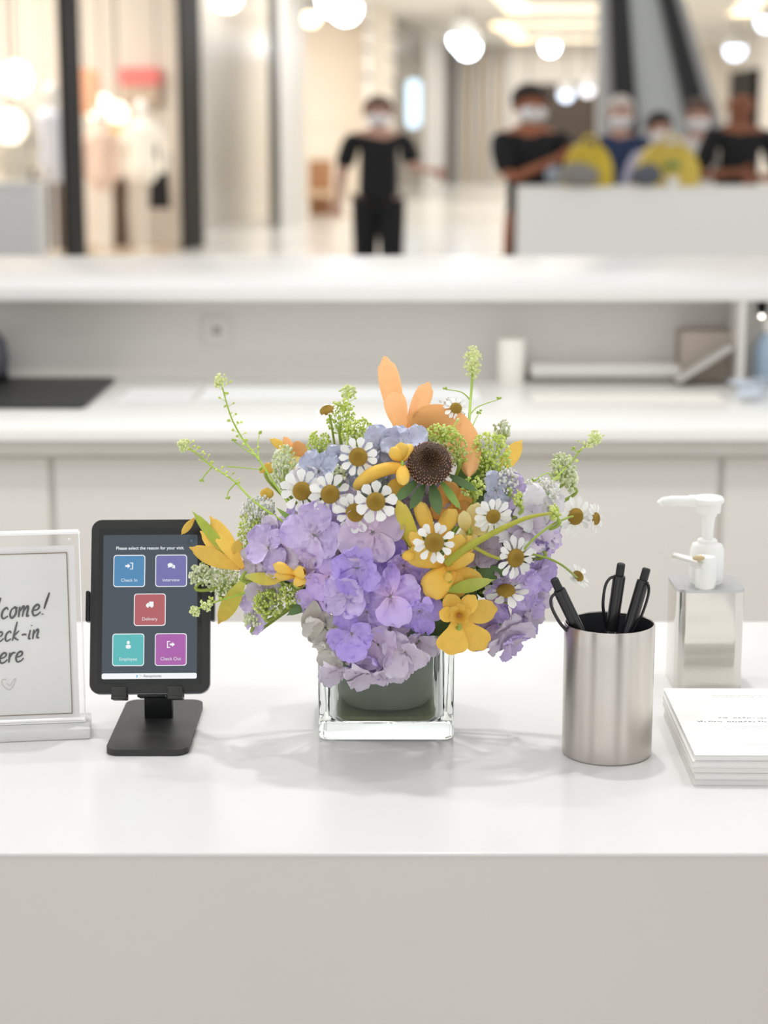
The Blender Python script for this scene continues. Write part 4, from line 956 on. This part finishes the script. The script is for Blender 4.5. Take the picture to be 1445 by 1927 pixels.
def daisy(label, px, py, rpx, nrm, n_=12, disc=.43, off=.02, path=None, droop=0, group='daisies of the bouquet'):
    p = pos(px, py, off); rw = rpx*mpp(p.y, p.z); nrm = Vector(nrm).normalized()
    e_ = bpy.data.objects.new('daisy', None); COL.objects.link(e_); e_.empty_display_size = .01; e_.matrix_world = frame(p, nrm, R.uniform(0, 1))
    tag(e_, label, 'daisy', group)
    d = bpy.data.objects.new('disc', DISC); COL.objects.link(d); d.parent = e_; dr = rw*disc; d.matrix_local = Matrix.Diagonal((dr, dr, dr*.9, 1))
    for k in range(n_):
        q = bpy.data.objects.new('petal', DP[R.randrange(4)]); COL.objects.link(q); q.parent = e_
        L = rw*(1-disc*.75)*R.uniform(.92, 1.08); wf = 12/n_
        q.matrix_local = Matrix.Rotation(2*PI*k/n_+R.uniform(-.09, .09), 4, 'Z')@Matrix.Translation((0, dr*.78, -.0004*(k % 2)))@Matrix.Rotation(-droop+R.uniform(-.15, .12), 4, 'X')@Matrix.Diagonal((L*R.uniform(.9, 1.12)*wf, L, L, 1))
    mb = MB()
    if path: mb.tube(catmull([p-nrm*.002]+[pos(*q) for q in path]+[Vector((VX+.03, VY, ZC+vh)), Vector((VX+.01, VY, ZC+.06))], 6), .0011, 6)
    else: world_stem(mb, p-nrm*.002, r=.0009, tdir=nrm)
    s_ = mb.build('stem', M_stem, e_); s_.matrix_local = e_.matrix_world.inverted() if False else Matrix(e_.matrix_world).inverted()
    MB().lathe([(0, -.003), (dr*.6, -.002), (dr*.9, -.0008)], 14).build('calyx', M_stemd, e_)
    return e_
F_ = (0, -1, .25)
daisy('uppermost sharp white daisy, in front of the blue hydrangea', 674, 860, 38, (-.1, -1, .25), 11, .46)
daisy('white daisy at the outer end of the row of three over the lavender head', 568, 924, 42, (-.12, -1, .3), 11, .42)
daisy('white daisy with deep golden eye, middle of the row above the lavender head', 621, 930, 40, (.12, -1, .15), 11, .44, .022)
daisy('white daisy half covered by the neighbouring daisy, lowest of the close pair', 668, 965, 40, (-.1, -1, .0), 11, .44, .018)
daisy('crisp white daisy beside the olive leaf, overlapping another daisy', 707, 944, 40, (.05, -1, .2), 9, .44, .030)
daisy('white daisy resting on the central yellow blossom', 817, 1021, 40, (.05, -1, .15), 12, .46, .040)
daisy('shaggy white daisy with pale eye between yellow blossom and lilac petals', 928, 972, 38, (.25, -1, -.15), 13, .36, .024)
daisy('white daisy turned sideways with an oval orange eye above the pen cup', 970, 1050, 42, (.55, -1, .05), 14, .42, .016)
daisy('white daisy high on a long stem beyond the lilac petals', 1083, 972, 38, (.55, -1, .05), 13, .42, .03, ((1066, 975, .026), (1035, 990, .024), (1000, 1018, .02), (970, 1055, .006), (930, 1090, -.02)))
daisy('narrow edge-on daisy, outermost of the bouquet towards the dispenser', 1121, 976, 30, (.93, -.5, .1), 13, .40, .02)
daisy('small daisy tipped upwards on a thin stem over the pen cup', 1088, 1084, 27, (.62, -.55, .75), 13, .42, .02, ((1082, 1084, .018), (1055, 1062, .02), (1020, 1047, .016), (985, 1044, .004), (940, 1060, -.02)))
daisy('flattened white daisy facing upwards, below the sideways daisy', 952, 1112, 44, (-.05, -.42, 1), 11, .40, .012)
daisy('small distant daisy between orange petal and tall green stalk', 858, 768, 24, (.1, -.8, .6), 11, .46, -.01)
daisy('small yellow-eyed daisy seen from the side beside the thin green stalk', 615, 772, 22, (-.3, -.35, 1), 9, .62, -.005)

# ---- yellow and orange blossoms
M_y = petal_mat('yellow_fleshy', '#eeb040', '#f3c350', '#f6cf66', .12, .45, .08)
M_y2 = petal_mat('yellow_bright', '#f0b848', '#f5cb58', '#f5c95c', .2, .5, .08)
M_or = petal_mat('orange_soft', '#f2b066', '#f9b777', '#fbc084', .25, .5, .05)
M_or2 = petal_mat('orange_deep', '#eaa046', '#f4b25c', '#f6ba6a', .2, .5, .06)
M_ol = petal_mat('olive_yellow', '#c6c04a', '#d2c445', '#e0cc60', .15, .5, .08)
M_yg = petal_mat('yellow_green', '#d6dc74', '#e2d65c', '#ecca5a', .25, .55, .10)
M_py = petal_mat('pale_yellow', '#e0c46a', '#e8d184', '#efe0a4', .3, .55, .08)
def pp(parent, a, b_, wpx, m, th=0, prof='strap', cup=.2, bend=0, face=None, name='petal', ruffle=0):
    """petal from place a to place b (each px, py, offset), wpx wide"""
    A = pos(*a) if len(a) == 3 else a; B = pos(*b_)
    y = (B-A); L = y.length; y.normalize(); f = Vector(face) if face else Vector((0, -1, .12)); x = y.cross(f).normalized(); z = x.cross(y).normalized()
    M = Matrix((x, y, z)).transposed().to_4x4(); M.translation = A
    mb = MB(); petal(mb, L, wpx*mpp(A.y, A.z), Matrix(), prof, cup, bend, ruffle, th*mpp(A.y, A.z), 8, 10, seed=R.random()*9)
    o_ = mb.build(name, m, parent); o_.matrix_local = parent.matrix_world.inverted()@M
    return o_
def bloom(label, px, py, off, cat='flower', name='yellow_flower', stem=True, group=None, sm=None):
    p = pos(px, py, off); e_ = bpy.data.objects.new(name, None); COL.objects.link(e_); e_.empty_display_size = .01; e_.matrix_world = Matrix.Translation(p); tag(e_, label, cat, group)
    if stem:
        mb = MB(); world_stem(mb, p, r=.0016, r1=.002); s_ = mb.build('stem', sm or M_stem, e_); s_.matrix_local = Matrix.Translation(-p)
    return e_
def knob(e_, px, py, off, rx, ry, m, name='bud', rot=0):
    p = pos(px, py, off); k = mpp(p.y, p.z); o_ = MB().blob((0, 0, 0), (rx*k, ry*k*.8, ry*k), 14, 10).build(name, m, e_)
    o_.matrix_local = e_.matrix_world.inverted()@Matrix.Translation(p)@Matrix.Rotation(rot, 4, 'Y'); return o_
gb = 'yellow and orange blossoms of the bouquet'
# central yellow blossom
e_ = bloom('fleshy golden blossom at the heart of the bouquet, around a white daisy', 845, 1075, .018, group=gb)
for a, b_, w, th in (((812, 1010, .010), (786, 942, .014), 30, 9), ((822, 1010, .010), (858, 958, .016), 32, 9), ((845, 1065, .014), (868, 1005, .020), 40, 9), ((840, 1072, .016), (893, 1042, .034), 24, 9), ((850, 1060, .012), (888, 1008, .016), 36, 8),
                     ((836, 1060, .012), (762, 1040, .018), 40, 10), ((850, 1070, .014), (800, 1120, .020), 56, 10), ((845, 1070, .012), (850, 1130, .016), 60, 9), ((850, 1070, .012), (905, 1105, .012), 44, 8), ((800, 1045, .010), (772, 1000, .014), 26, 8)):
    pp(e_, a, b_, w, M_y, th, 'strap', .1, 0)
knob(e_, 768, 1046, .022, 12, 10, M_y); knob(e_, 843, 1086, .030, 9, 9, M_y2, 'throat')
# lower yellow flower
e_ = bloom('broad yellow flower hanging low over the vase corner, next to the lavender petals', 862, 1163, .030, group=gb)
for a, b_, w, th in (((862, 1160, .028), (846, 1232, .030), 62, 4), ((866, 1160, .028), (912, 1222, .028), 52, 4), ((866, 1156, .028), (936, 1146, .026), 46, 4), ((860, 1156, .028), (842, 1118, .026), 36, 4), ((866, 1158, .030), (894, 1120, .026), 34, 4), ((858, 1160, .030), (826, 1152, .032), 30, 4)):
    pp(e_, a, b_, w, M_y2, th, 'spoon' if w > 50 else 'round', .22, .0, ruffle=.03)
for k in range(6): pp(e_, (864, 1158, .032), (864+26*math.cos(k*1.05+.4), 1152-24*math.sin(k*1.05+.4), .044), 20, M_y2, 2, 'round', .3, .15, name='corona_lobe')
knob(e_, 864, 1158, .042, 5, 5, mat('anther_brown', '#a86a20', .6), 'anther')
# knobby yellow blossom + curved tube near top
e_ = bloom('yellow blossom with rounded lobes and a long curved tube beside the brown cone', 757, 868, .022, group=gb)
for a, b_, w, th in (((757, 868, .020), (735, 842, .026), 26, 8), ((757, 866, .020), (754, 832, .026), 28, 8), ((759, 868, .020), (774, 836, .022), 22, 7), ((757, 872, .022), (759, 916, .030), 26, 9)):
    pp(e_, a, b_, w, M_y, th, 'round', .1, .05)
P = [pos(*q) for q in ((758, 882, .020), (735, 881, .020), (705, 890, .018), (682, 905, .012), (672, 915, .004))]
o_ = MB().tube(catmull(P, 6), [.0045+.0018*math.sin(i/24*PI) for i in range(25)], 12).build('tube', M_y, e_); o_.matrix_local = e_.matrix_world.inverted()
pp(e_, (758, 900, .006), (735, 935, .006), 36, M_y, 5, 'round')
# left lily
e_ = bloom('yellow orange lily stretching over the tablet corner', 462, 1075, .006, group=gb, sm=M_stem)
for a, b_, w, th, m in (((458, 1070, .006), (396, 972, .02), 34, 4, M_y2), ((452, 1070, .006), (358, 1030, .022), 34, 4, M_y2), ((450, 1060, .004), (378, 1000, .02), 34, 3, M_y2), ((446, 1050, 0), (448, 1015, 0), 24, 3, M_y2), ((462, 1086, .006), (412, 1172, .012), 34, 3, M_yg), ((462, 1084, .01), (530, 1094, .016), 24, 4, M_yg)):
    pp(e_, a, b_, w, m, th, 'lance', .25, .02)
pp(e_, (440, 1056, .002), (362, 962, .02), 20, mat_g := petal_mat('green_yellow_petal', '#d3c250', '#b6c24a', '#b4c850', .2), 3, 'lance', .3)
pp(e_, (366, 975, .02), (341, 1006, .026), 14, M_y2, 3, 'lance', .3)
# small yellow-orange snapdragon like bloom
e_ = bloom('small plump orange yellow blossom among pale lilac petals near the tablet', 560, 1085, .018, group=gb)
for a, b_, w, th in (((562, 1082, .018), (514, 1062, .03), 22, 9), ((562, 1086, .018), (516, 1082, .028), 20, 8), ((560, 1078, .018), (566, 1104, .03), 26, 10), ((552, 1078, .02), (574, 1076, .03), 26, 9)):
    pp(e_, a, b_, w, M_y, th, 'spoon', .1)
# orange big flower
e_ = bloom('tall soft orange flower with upright petals at the top of the bouquet', 768, 812, -.045, group=gb)
for a, b_, w, th in (((752, 810, -.045), (724, 673, -.045), 42, 4), ((756, 812, -.042), (738, 736, -.038), 44, 4), ((768, 812, -.045), (806, 722, -.045), 36, 4), ((780, 812, -.045), (812, 790, -.035), 60, 4)):
    pp(e_, a, b_, w, M_or, th, 'strap', .25, .02)
P = [pos(*q) for q in ((775, 806, -.045), (810, 792, -.035), (845, 800, -.03), (872, 830, -.02), (882, 865, -.015), (882, 895, -.01))]
cs = catmull(P, 6); n_ = len(cs); mb = MB(); V = []; F = []; pt = []
for i in range(n_):
    t = i/(n_-1); d_ = (cs[min(i+1, n_-1)]-cs[max(i-1, 0)]).normalized(); sd = d_.cross(Vector((0, -1, 0))).normalized(); w_ = .0165*(max(.02, math.sin(PI*min(.985, t*.80+.19))))**.6
    for u in range(9):
        a_ = -1+u/4; V.append(cs[i]+sd*a_*w_+Vector((0, -.006*(1-a_*a_), 0))); pt.append(t)
for i in range(n_-1):
    for u in range(8): F.append([i*9+u, i*9+u+1, (i+1)*9+u+1, (i+1)*9+u])
o_ = mb.add(V, F, pt).build('petal', M_or, e_); o_.matrix_local = e_.matrix_world.inverted()
# orange blossom below cone
e_ = bloom('deep orange blossom under the brown cone, half hidden by green sepals', 855, 935, -.006, group=gb)
for a, b_, w in (((850, 950, -.006), (838, 905, 0), 44), ((855, 950, -.006), (884, 925, 0), 40), ((855, 940, -.006), (880, 965, 0), 34), ((850, 940, -.006), (815, 975, 0), 46)):
    pp(e_, a, b_, w, M_or2, 5, 'round', .1)
# pale yellow lobed
e_ = bloom('pale yellow lobed blossom between the golden centre and the shaggy daisy', 880, 990, .012, group=gb)
for a, b_, w in (((878, 1005, .012), (900, 945, .02), 34), ((876, 1000, .014), (872, 960, .022), 26), ((880, 1000, .012), (920, 990, .016), 26), ((878, 1005, .014), (862, 1012, .02), 24), ((884, 1008, .014), (898, 1022, .022), 20)):
    pp(e_, a, b_, w, M_py, 3, 'round', .3, .05)
# back-left orange/yellow
e_ = bloom('small orange petals peeking out behind the pale green filler above the daisies', 545, 850, -.05, group=gb)
for a, b_, w, m in (((555, 855, -.05), (508, 826, -.045), 18, M_y2), ((552, 850, -.05), (534, 822, -.045), 16, M_or), ((552, 855, -.05), (575, 838, -.05), 36, M_or), ((552, 858, -.05), (560, 885, -.045), 30, M_py)):
    pp(e_, a, b_, w, m, 3, 'round', .2)
e_ = bloom('little yellow bud behind the crossing green stems', 505, 885, -.03, group=gb)
for a, b_, w in (((500, 890, -.03), (512, 872, -.025), 22), ((500, 888, -.03), (490, 880, -.03), 16), ((502, 940, -.03), (503, 918, -.025), 26)):
    pp(e_, a, b_, w, M_y2, 4, 'round', .2)
e_ = bloom('single pointed yellow petal sticking out beyond the lime green filler', 940, 880, -.04, group=gb)
pp(e_, (935, 895, -.04), (982, 828, -.035), 32, M_y2, 3, 'lance', .25)
# olive straps
e_ = bloom('olive yellow strap leaf rising beside the golden blossom', 780, 1020, .004, 'leaf', 'strap_leaf', False)
pp(e_, (790, 1050, .010), (748, 940, .018), 30, M_ol, 5, 'strap', .15, 0, name='blade'); pp(e_, (778, 1035, .002), (728, 962, .010), 16, M_ol, 4, 'strap', .1, 0, name='blade')
# thick green-yellow branching stem
e_ = bloom('thick yellow green stalk forking towards the outer daisies', 845, 1055, .016, 'stalk', 'flower_stalk', False)
def wtube(e_, P, r, m, name='stem', seg=8, flat=1):
    cs = catmull([pos(*q) for q in P], 6); n_ = len(cs); rr = [r[0]+(r[1]-r[0])*i/(n_-1) for i in range(n_)]
    o_ = MB().tube(cs, rr, seg, True, flat).build(name, m, e_); o_.matrix_local = e_.matrix_world.inverted(); return o_
wtube(e_, ((840, 1060, .020), (880, 1030, .028), (930, 1002, .030), (990, 975, .032), (1038, 966, .032)), (.0042, .0012), mat('stalk_yg', '#a8a83a', .45))
wtube(e_, ((886, 1026, .028), (915, 1042, .026), (940, 1052, .022)), (.002, .0013), mat('stalk_yg', '#a8a83a', .45), 'branch')
# leaves
M_leaf = petal_mat('green_leaf', '#6f8f42', '#80a44e', '#a2c062', .2, .45, .15)
M_leaf2 = petal_mat('lime_leaf', '#a9b84a', '#b8c452', '#c9d070', .25, .5, .12)
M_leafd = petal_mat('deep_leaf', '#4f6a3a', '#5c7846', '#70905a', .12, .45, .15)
def leaf(label, a, b_, w, m=None, off=None, prof='leaf'):
    e_ = bloom(label, a[0], a[1], a[2], 'leaf', 'leaf_blade', False, 'leaves of the bouquet'); pp(e_, a, b_, w, m or M_leaf, 0, prof, .35, .05, name='blade'); return e_
leaf('lime green leaf lying between the golden blossom and the flattened daisy', (840, 1112, .022), (930, 1090, .022), 26, M_leaf2)
leaf('narrow bright green leaf crossing down to the lavender head', (575, 1000, .008), (520, 955, .002), 12, M_leaf, None)
leaf('dark green leaf tucked above the vase corner near the tablet', (600, 1120, .0), (540, 1158, .004), 22, M_leafd)
leaf('deep green leaf under the sideways daisy', (880, 1085, .000), (960, 1072, .004), 30, M_leafd)
leaf('grey green leaf behind the crisp daisy and yellow tube', (740, 945, -.004), (668, 885, -.004), 50, petal_mat('grey_leaf', '#8b9a92', '#93a39c', '#a2b0a8', .2))
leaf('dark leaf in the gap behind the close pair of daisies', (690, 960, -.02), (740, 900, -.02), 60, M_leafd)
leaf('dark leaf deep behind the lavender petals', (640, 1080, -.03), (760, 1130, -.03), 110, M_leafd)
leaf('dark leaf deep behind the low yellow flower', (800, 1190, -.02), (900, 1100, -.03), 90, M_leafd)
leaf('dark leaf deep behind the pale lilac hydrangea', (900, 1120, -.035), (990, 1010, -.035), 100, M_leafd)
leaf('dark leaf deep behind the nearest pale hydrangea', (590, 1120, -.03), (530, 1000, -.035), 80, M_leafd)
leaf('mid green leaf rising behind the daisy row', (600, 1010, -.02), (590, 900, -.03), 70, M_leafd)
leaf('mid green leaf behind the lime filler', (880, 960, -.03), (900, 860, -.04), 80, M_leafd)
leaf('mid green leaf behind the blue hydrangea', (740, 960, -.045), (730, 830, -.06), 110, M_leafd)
leaf('pale cream leaf curling over the vase rim under the dark leaf', (592, 1130, .006), (586, 1205, .010), 46, petal_mat('cream_leaf', '#d8d6c8', '#d9d4c6', '#cfcabc', .3))

# ---- brown cone
p = pos(808, 874, .020); cn = empty('cone_flower', p, 0, 'dark brown seed cone with green sepals at the top of the bouquet', 'cone flower')
cn.matrix_world = Matrix.Translation(p); k = mpp(p.y, p.z); Mc = frame(Vector((0, 0, 0)), Vector((.0, -.78, .55)))
mb = MB().lathe([(38*k, -8*k), (42*k, 0), (40*k, 12*k), (30*k, 22*k), (15*k, 26*k), (0, 25*k)], 28, Mc); mb.build('cone_core', mat('cone_brown', '#3a2818', .7), cn)
mb = MB()
for i in range(330):
    t = math.sqrt((i+.5)/330); a = i*2.39996; r_ = t*45*k; z = (27-24*t**2.4)*k+R.uniform(-1, 3)*k
    mb.blob(Mc@Vector((r_*math.cos(a), r_*math.sin(a), z)), (1.9*k, 1.9*k, 3.2*k), 6, 4, Mc.to_3x3().to_4x4(), t)
m_ = petal_mat('cone_seeds', '#3a2712', '#5a3c20', '#b08a78', 0, .18, .4)
o_ = mb.build('seeds', m_, cn); o_['kind'] = 'stuff'
for (a, b_, w) in (((790, 900, .016), (742, 944, .022), 20), ((812, 908, .016), (826, 968, .024), 24), ((828, 902, .018), (866, 958, .026), 15), ((842, 892, .018), (898, 924, .026), 16), ((800, 908, .014), (772, 958, .018), 20)):
    o_ = pp(cn, a, b_, w, M_leafd if w > 15 else M_leaf, 1.5, 'lance', .3, -.12, name='sepal')

# ---- green sprigs (shepherd's-purse like)
M_pod = mat('pod_green', '#cddb72', .5, var=.2, vscale=90); M_tip = mat('tip_cream', '#e2ebac', .5, var=.12, vscale=200); M_stg = mat('sprig_stem', '#a8c44e', .5)
def sprig(label, P, head=26, hr=10, pods=18, pr=2.6, stem=(.0011, .0006), branches=(), offs=None, hlen=1.0):
    e_ = bloom(label, P[0][0], P[0][1], P[0][2], 'green sprig', 'green_sprig', False, 'green sprigs of the bouquet')
    cs = catmull([pos(*q) for q in P], 8); n_ = len(cs); inv = e_.matrix_world.inverted()
    o_ = MB().tube(cs, [stem[1]+(stem[0]-stem[1])*i/(n_-1) for i in range(n_)], 6).build('stem', M_stg, e_); o_.matrix_local = inv
    k = mpp(cs[0].y, cs[0].z); mb = MB()
    for i in range(pods):
        t = (i+1)/(pods+1)*.62+.06; c = cs[int(t*(n_-1))]; a = i*2.4+R.random(); L = R.uniform(9, 17)*k*(1.2-t*.4)
        d = Vector((math.cos(a), math.sin(a)*.8, .35+R.random()*.3)).normalized(); q = c+d*L
        mb.tube([c, c+d*L*.5+Vector((0, 0, -.0004)), q], .00028, 4); mb.blob(q, (pr*k*R.uniform(.8, 1.3), pr*k*.6, pr*k*R.uniform(1, 1.6)), 6, 4, Euler((R.random()*3, R.random()*3, 0)).to_matrix().to_4x4())
    if mb.v: o_ = mb.build('seed_pods', M_pod, e_); o_.matrix_local = inv; o_['kind'] = 'stuff'
    mb = MB(); ax = (cs[0]-cs[3]).normalized()
    for i in range(head*3):
        d = Vector((R.gauss(0, 1), R.gauss(0, 1), R.gauss(0, 1))).normalized()*R.random()**.4*hr*k
        d += ax*(d.dot(ax))*(hlen-1); mb.blob(cs[0]+d-ax*hr*k*.3*hlen, R.uniform(1.7, 2.9)*k, 6, 4)
    o_ = mb.build('flower_head', M_tip, e_); o_.matrix_local = inv; o_['kind'] = 'stuff'
    for bP in branches:
        cb = catmull([pos(*q) for q in bP], 6); o_ = MB().tube(cb, [.0008-.0004*i/(len(cb)-1) for i in range(len(cb))], 5)
        for i in range(6):
            d = Vector((R.uniform(-1, 1), R.uniform(-1, 1), R.uniform(-.3, 1)))*4*k; o_.blob(cb[-1]+d, 2.0*k, 6, 4)
        o_ = o_.build('branch', M_stg, e_); o_.matrix_local = inv
    return e_
sprig('tall thin green sprig with side pods rising highest near the tablet side', ((414, 712, 0), (424, 750, 0), (437, 790, 0), (458, 828, 0), (485, 862, 0), (530, 930, -.01), (575, 985, -.01)), 22, 13, 20, branches=(((487, 866, 0), (485, 840, 0), (488, 815, 0)), ((480, 858, 0), (460, 845, 0), (440, 830, 0))))
sprig('low green sprig reaching furthest out above the tablet', ((342, 836, 0), (368, 852, 0), (400, 878, 0), (440, 905, 0), (480, 945, 0), (545, 990, -.005)), 30, 14, 20, branches=(((445, 908, 0), (430, 925, 0), (428, 938, 0)), ((428, 878, 0), (455, 880, 0), (490, 884, 0)), ((400, 878, 0), (385, 895, 0), (380, 905, 0))))
sprig('slender green stalk between the orange petals and the small side-on daisy', ((656, 735, -.03), (655, 765, -.03), (657, 800, -.03), (652, 840, -.02), (648, 880, -.01)), 26, 15, 24)
sprig('tall straight green stalk with a dense oblong head above the orange petals', ((889, 672, -.03), (888, 720, -.03), (884, 770, -.03), (882, 830, -.02), (882, 880, -.01)), 62, 18, 0, stem=(.0014, .0011), hlen=1.9, branches=(((884, 752, -.03), (868, 738, -.03), (838, 733, -.03)), ((884, 780, -.03), (900, 765, -.03), (938, 752, -.03)), ((883, 830, -.02), (890, 800, -.02), (902, 776, -.02))))
sprig('green sprig slanting outwards above the high outer daisy', ((1122, 822, 0), (1095, 845, 0), (1070, 875, 0), (1030, 915, 0), (985, 965, .0), (950, 1005, 0)), 34, 14, 10, branches=(((1040, 905, 0), (1030, 890, 0), (1005, 905, 0)), ((1095, 845, 0), (1085, 850, 0), (1080, 845, 0))), hlen=1.6)
sprig('tiny green starry sprig in front of the tablet screen', ((386, 1140, .062), (402, 1134, .05), (430, 1125, .02), (480, 1110, -.01)), 16, 12, 10)
sprig('small green sprig end lying lowest before the tablet', ((364, 1152, .066), (372, 1146, .064), (386, 1140, .062)), 16, 11, 0)
sprig('thin dark twig crossing beside the brown cone', ((862, 790, -.01), (845, 815, -.005), (825, 838, 0), (815, 850, 0)), 2, 3, 0)
# ---- filler umbels
def filler(label, px, py, rx, ry, n_, c, off=0, dot=2.0, stem_to=None, m=None):
    e_ = bloom(label, px, py+ry*.5, off, 'filler flower', 'filler_flower', True, 'fine filler flowers of the bouquet')
    mb = MB(); st_ = MB(); c0 = pos(px, py, off); k = mpp(c0.y, c0.z)
    root = c0+Vector((0, .004, -ry*k))
    for i in range(n_):
        a = R.uniform(0, 2*PI); rr = math.sqrt(R.random()); q = c0+Vector((rx*k*rr*math.cos(a), R.uniform(-.008, .010), ry*k*rr*math.sin(a)))
        mb.blob(q, R.uniform(.8, 1.4)*dot*1.15*k, 5, 4, None, R.random())
        if i % 4 == 0: st_.tube([q, q.lerp(root, .5)+Vector((0, .002, 0)), root], .00022, 3)
    o_ = mb.build('florets', m, e_); o_.matrix_local = e_.matrix_world.inverted(); o_['kind'] = 'stuff'
    o_ = st_.build('fine_stalks', M_stg, e_); o_.matrix_local = e_.matrix_world.inverted(); o_['kind'] = 'stuff'
Mg1 = petal_mat('filler_lime', '#c6d860', '#d6e678', '#e8f0a6', .2, .5, .15); Mg2 = petal_mat('filler_pale', '#d3dfa0', '#e3eabf', '#f3f6e2', .2, .5, .1); Mg3 = petal_mat('filler_white', '#eef0e4', '#f6f6ef', '#ffffff', .2, .5, .05)
filler('bushy lime green filler between the orange petal and the yellow tip', 922, 862, 40, 50, 420, None, -.012, 2.2, m=Mg1)
filler('lime green filler beside the slender stalk, behind the uppermost daisy', 676, 815, 34, 28, 240, None, -.03, 2.0, m=Mg1)
filler('yellow green filler around the slender stalk', 640, 785, 26, 34, 130, None, -.035, 2.0, m=Mg1)
filler('lime filler tuft right above the brown cone', 828, 818, 36, 18, 200, None, 0, 2.0, m=Mg1)
filler('lime filler tuft hugging the side of the brown cone', 862, 850, 18, 30, 110, None, -.004, 2.0, m=Mg1)
filler('pale green feathery filler above the daisy row', 535, 880, 24, 44, 220, None, -.02, 2.4, m=Mg2)
filler('light green fluffy filler on the outward slanting sprig', 1058, 880, 24, 28, 170, None, -.004, 2.4, m=Mg2)
filler('pale drooping filler below the outward slanting sprig', 1075, 905, 12, 22, 70, None, -.004, 2.4, m=Mg2)
filler('white fluffy filler between the lilac petals and the high daisy', 1015, 925, 40, 24, 200, None, -.006, 2.2, m=Mg3)
filler('white fluffy filler near the top of the shaggy daisy', 955, 905, 20, 26, 110, None, 0, 2.2, m=Mg3)
filler('small green knob of filler by the shaggy daisy', 976, 940, 10, 16, 60, None, .014, 2.2, m=Mg1)
filler('green knob of filler beside the high outer daisy', 1044, 965, 10, 15, 60, None, .026, 2.4, m=Mg1)
filler('green filler clump below the brown cone towards the shaggy daisy', 890, 918, 22, 20, 130, None, .008, 2.0, m=Mg1)
filler('white frothy filler beside the pale hydrangea nearest the tablet', 485, 965, 32, 34, 200, None, -.012, 2.2, m=Mg3)
filler('green airy filler between lily and pale hydrangea', 470, 1000, 24, 38, 130, None, -.008, 2.0, m=Mg1)
filler('greenish umbel overlapping the edge of the tablet', 378, 1082, 22, 20, 170, None, .04, 2.2, m=Mg2)
filler('pale mint umbel under the lily petals', 422, 1092, 36, 28, 240, None, -.004, 2.0, m=Mg2)
filler('green umbel hanging low beside the lavender tip', 505, 1135, 30, 26, 220, None, .006, 2.2, m=Mg1)
filler('cream umbel lowest under the green umbel', 480, 1165, 22, 13, 110, None, .006, 2.2, m=Mg2)
filler('cream filler knot at the foot of the central yellow tube', 640, 888, 14, 14, 60, None, .002, 2.4, m=Mg2)
filler('pale white filler behind the orange petals', 845, 775, 30, 26, 130, None, -.04, 2.0, m=Mg3)
filler('pale filler tuft behind the lime bush', 945, 808, 16, 18, 70, None, -.035, 2.2, m=Mg2)
filler('dusky purple tuft beside the sideways daisy', 1018, 1026, 18, 10, 90, None, .006, 2.2, m=petal_mat('purple_tuft', '#7b6aa8', '#8d7bb8', '#a595c8', 0))
filler('moss green filler at the small plump blossom', 545, 1115, 26, 18, 130, None, .002, 2.0, m=Mg1)
filler('lime filler behind the daisy row near the top', 600, 835, 22, 24, 130, None, -.035, 2.0, m=Mg1)
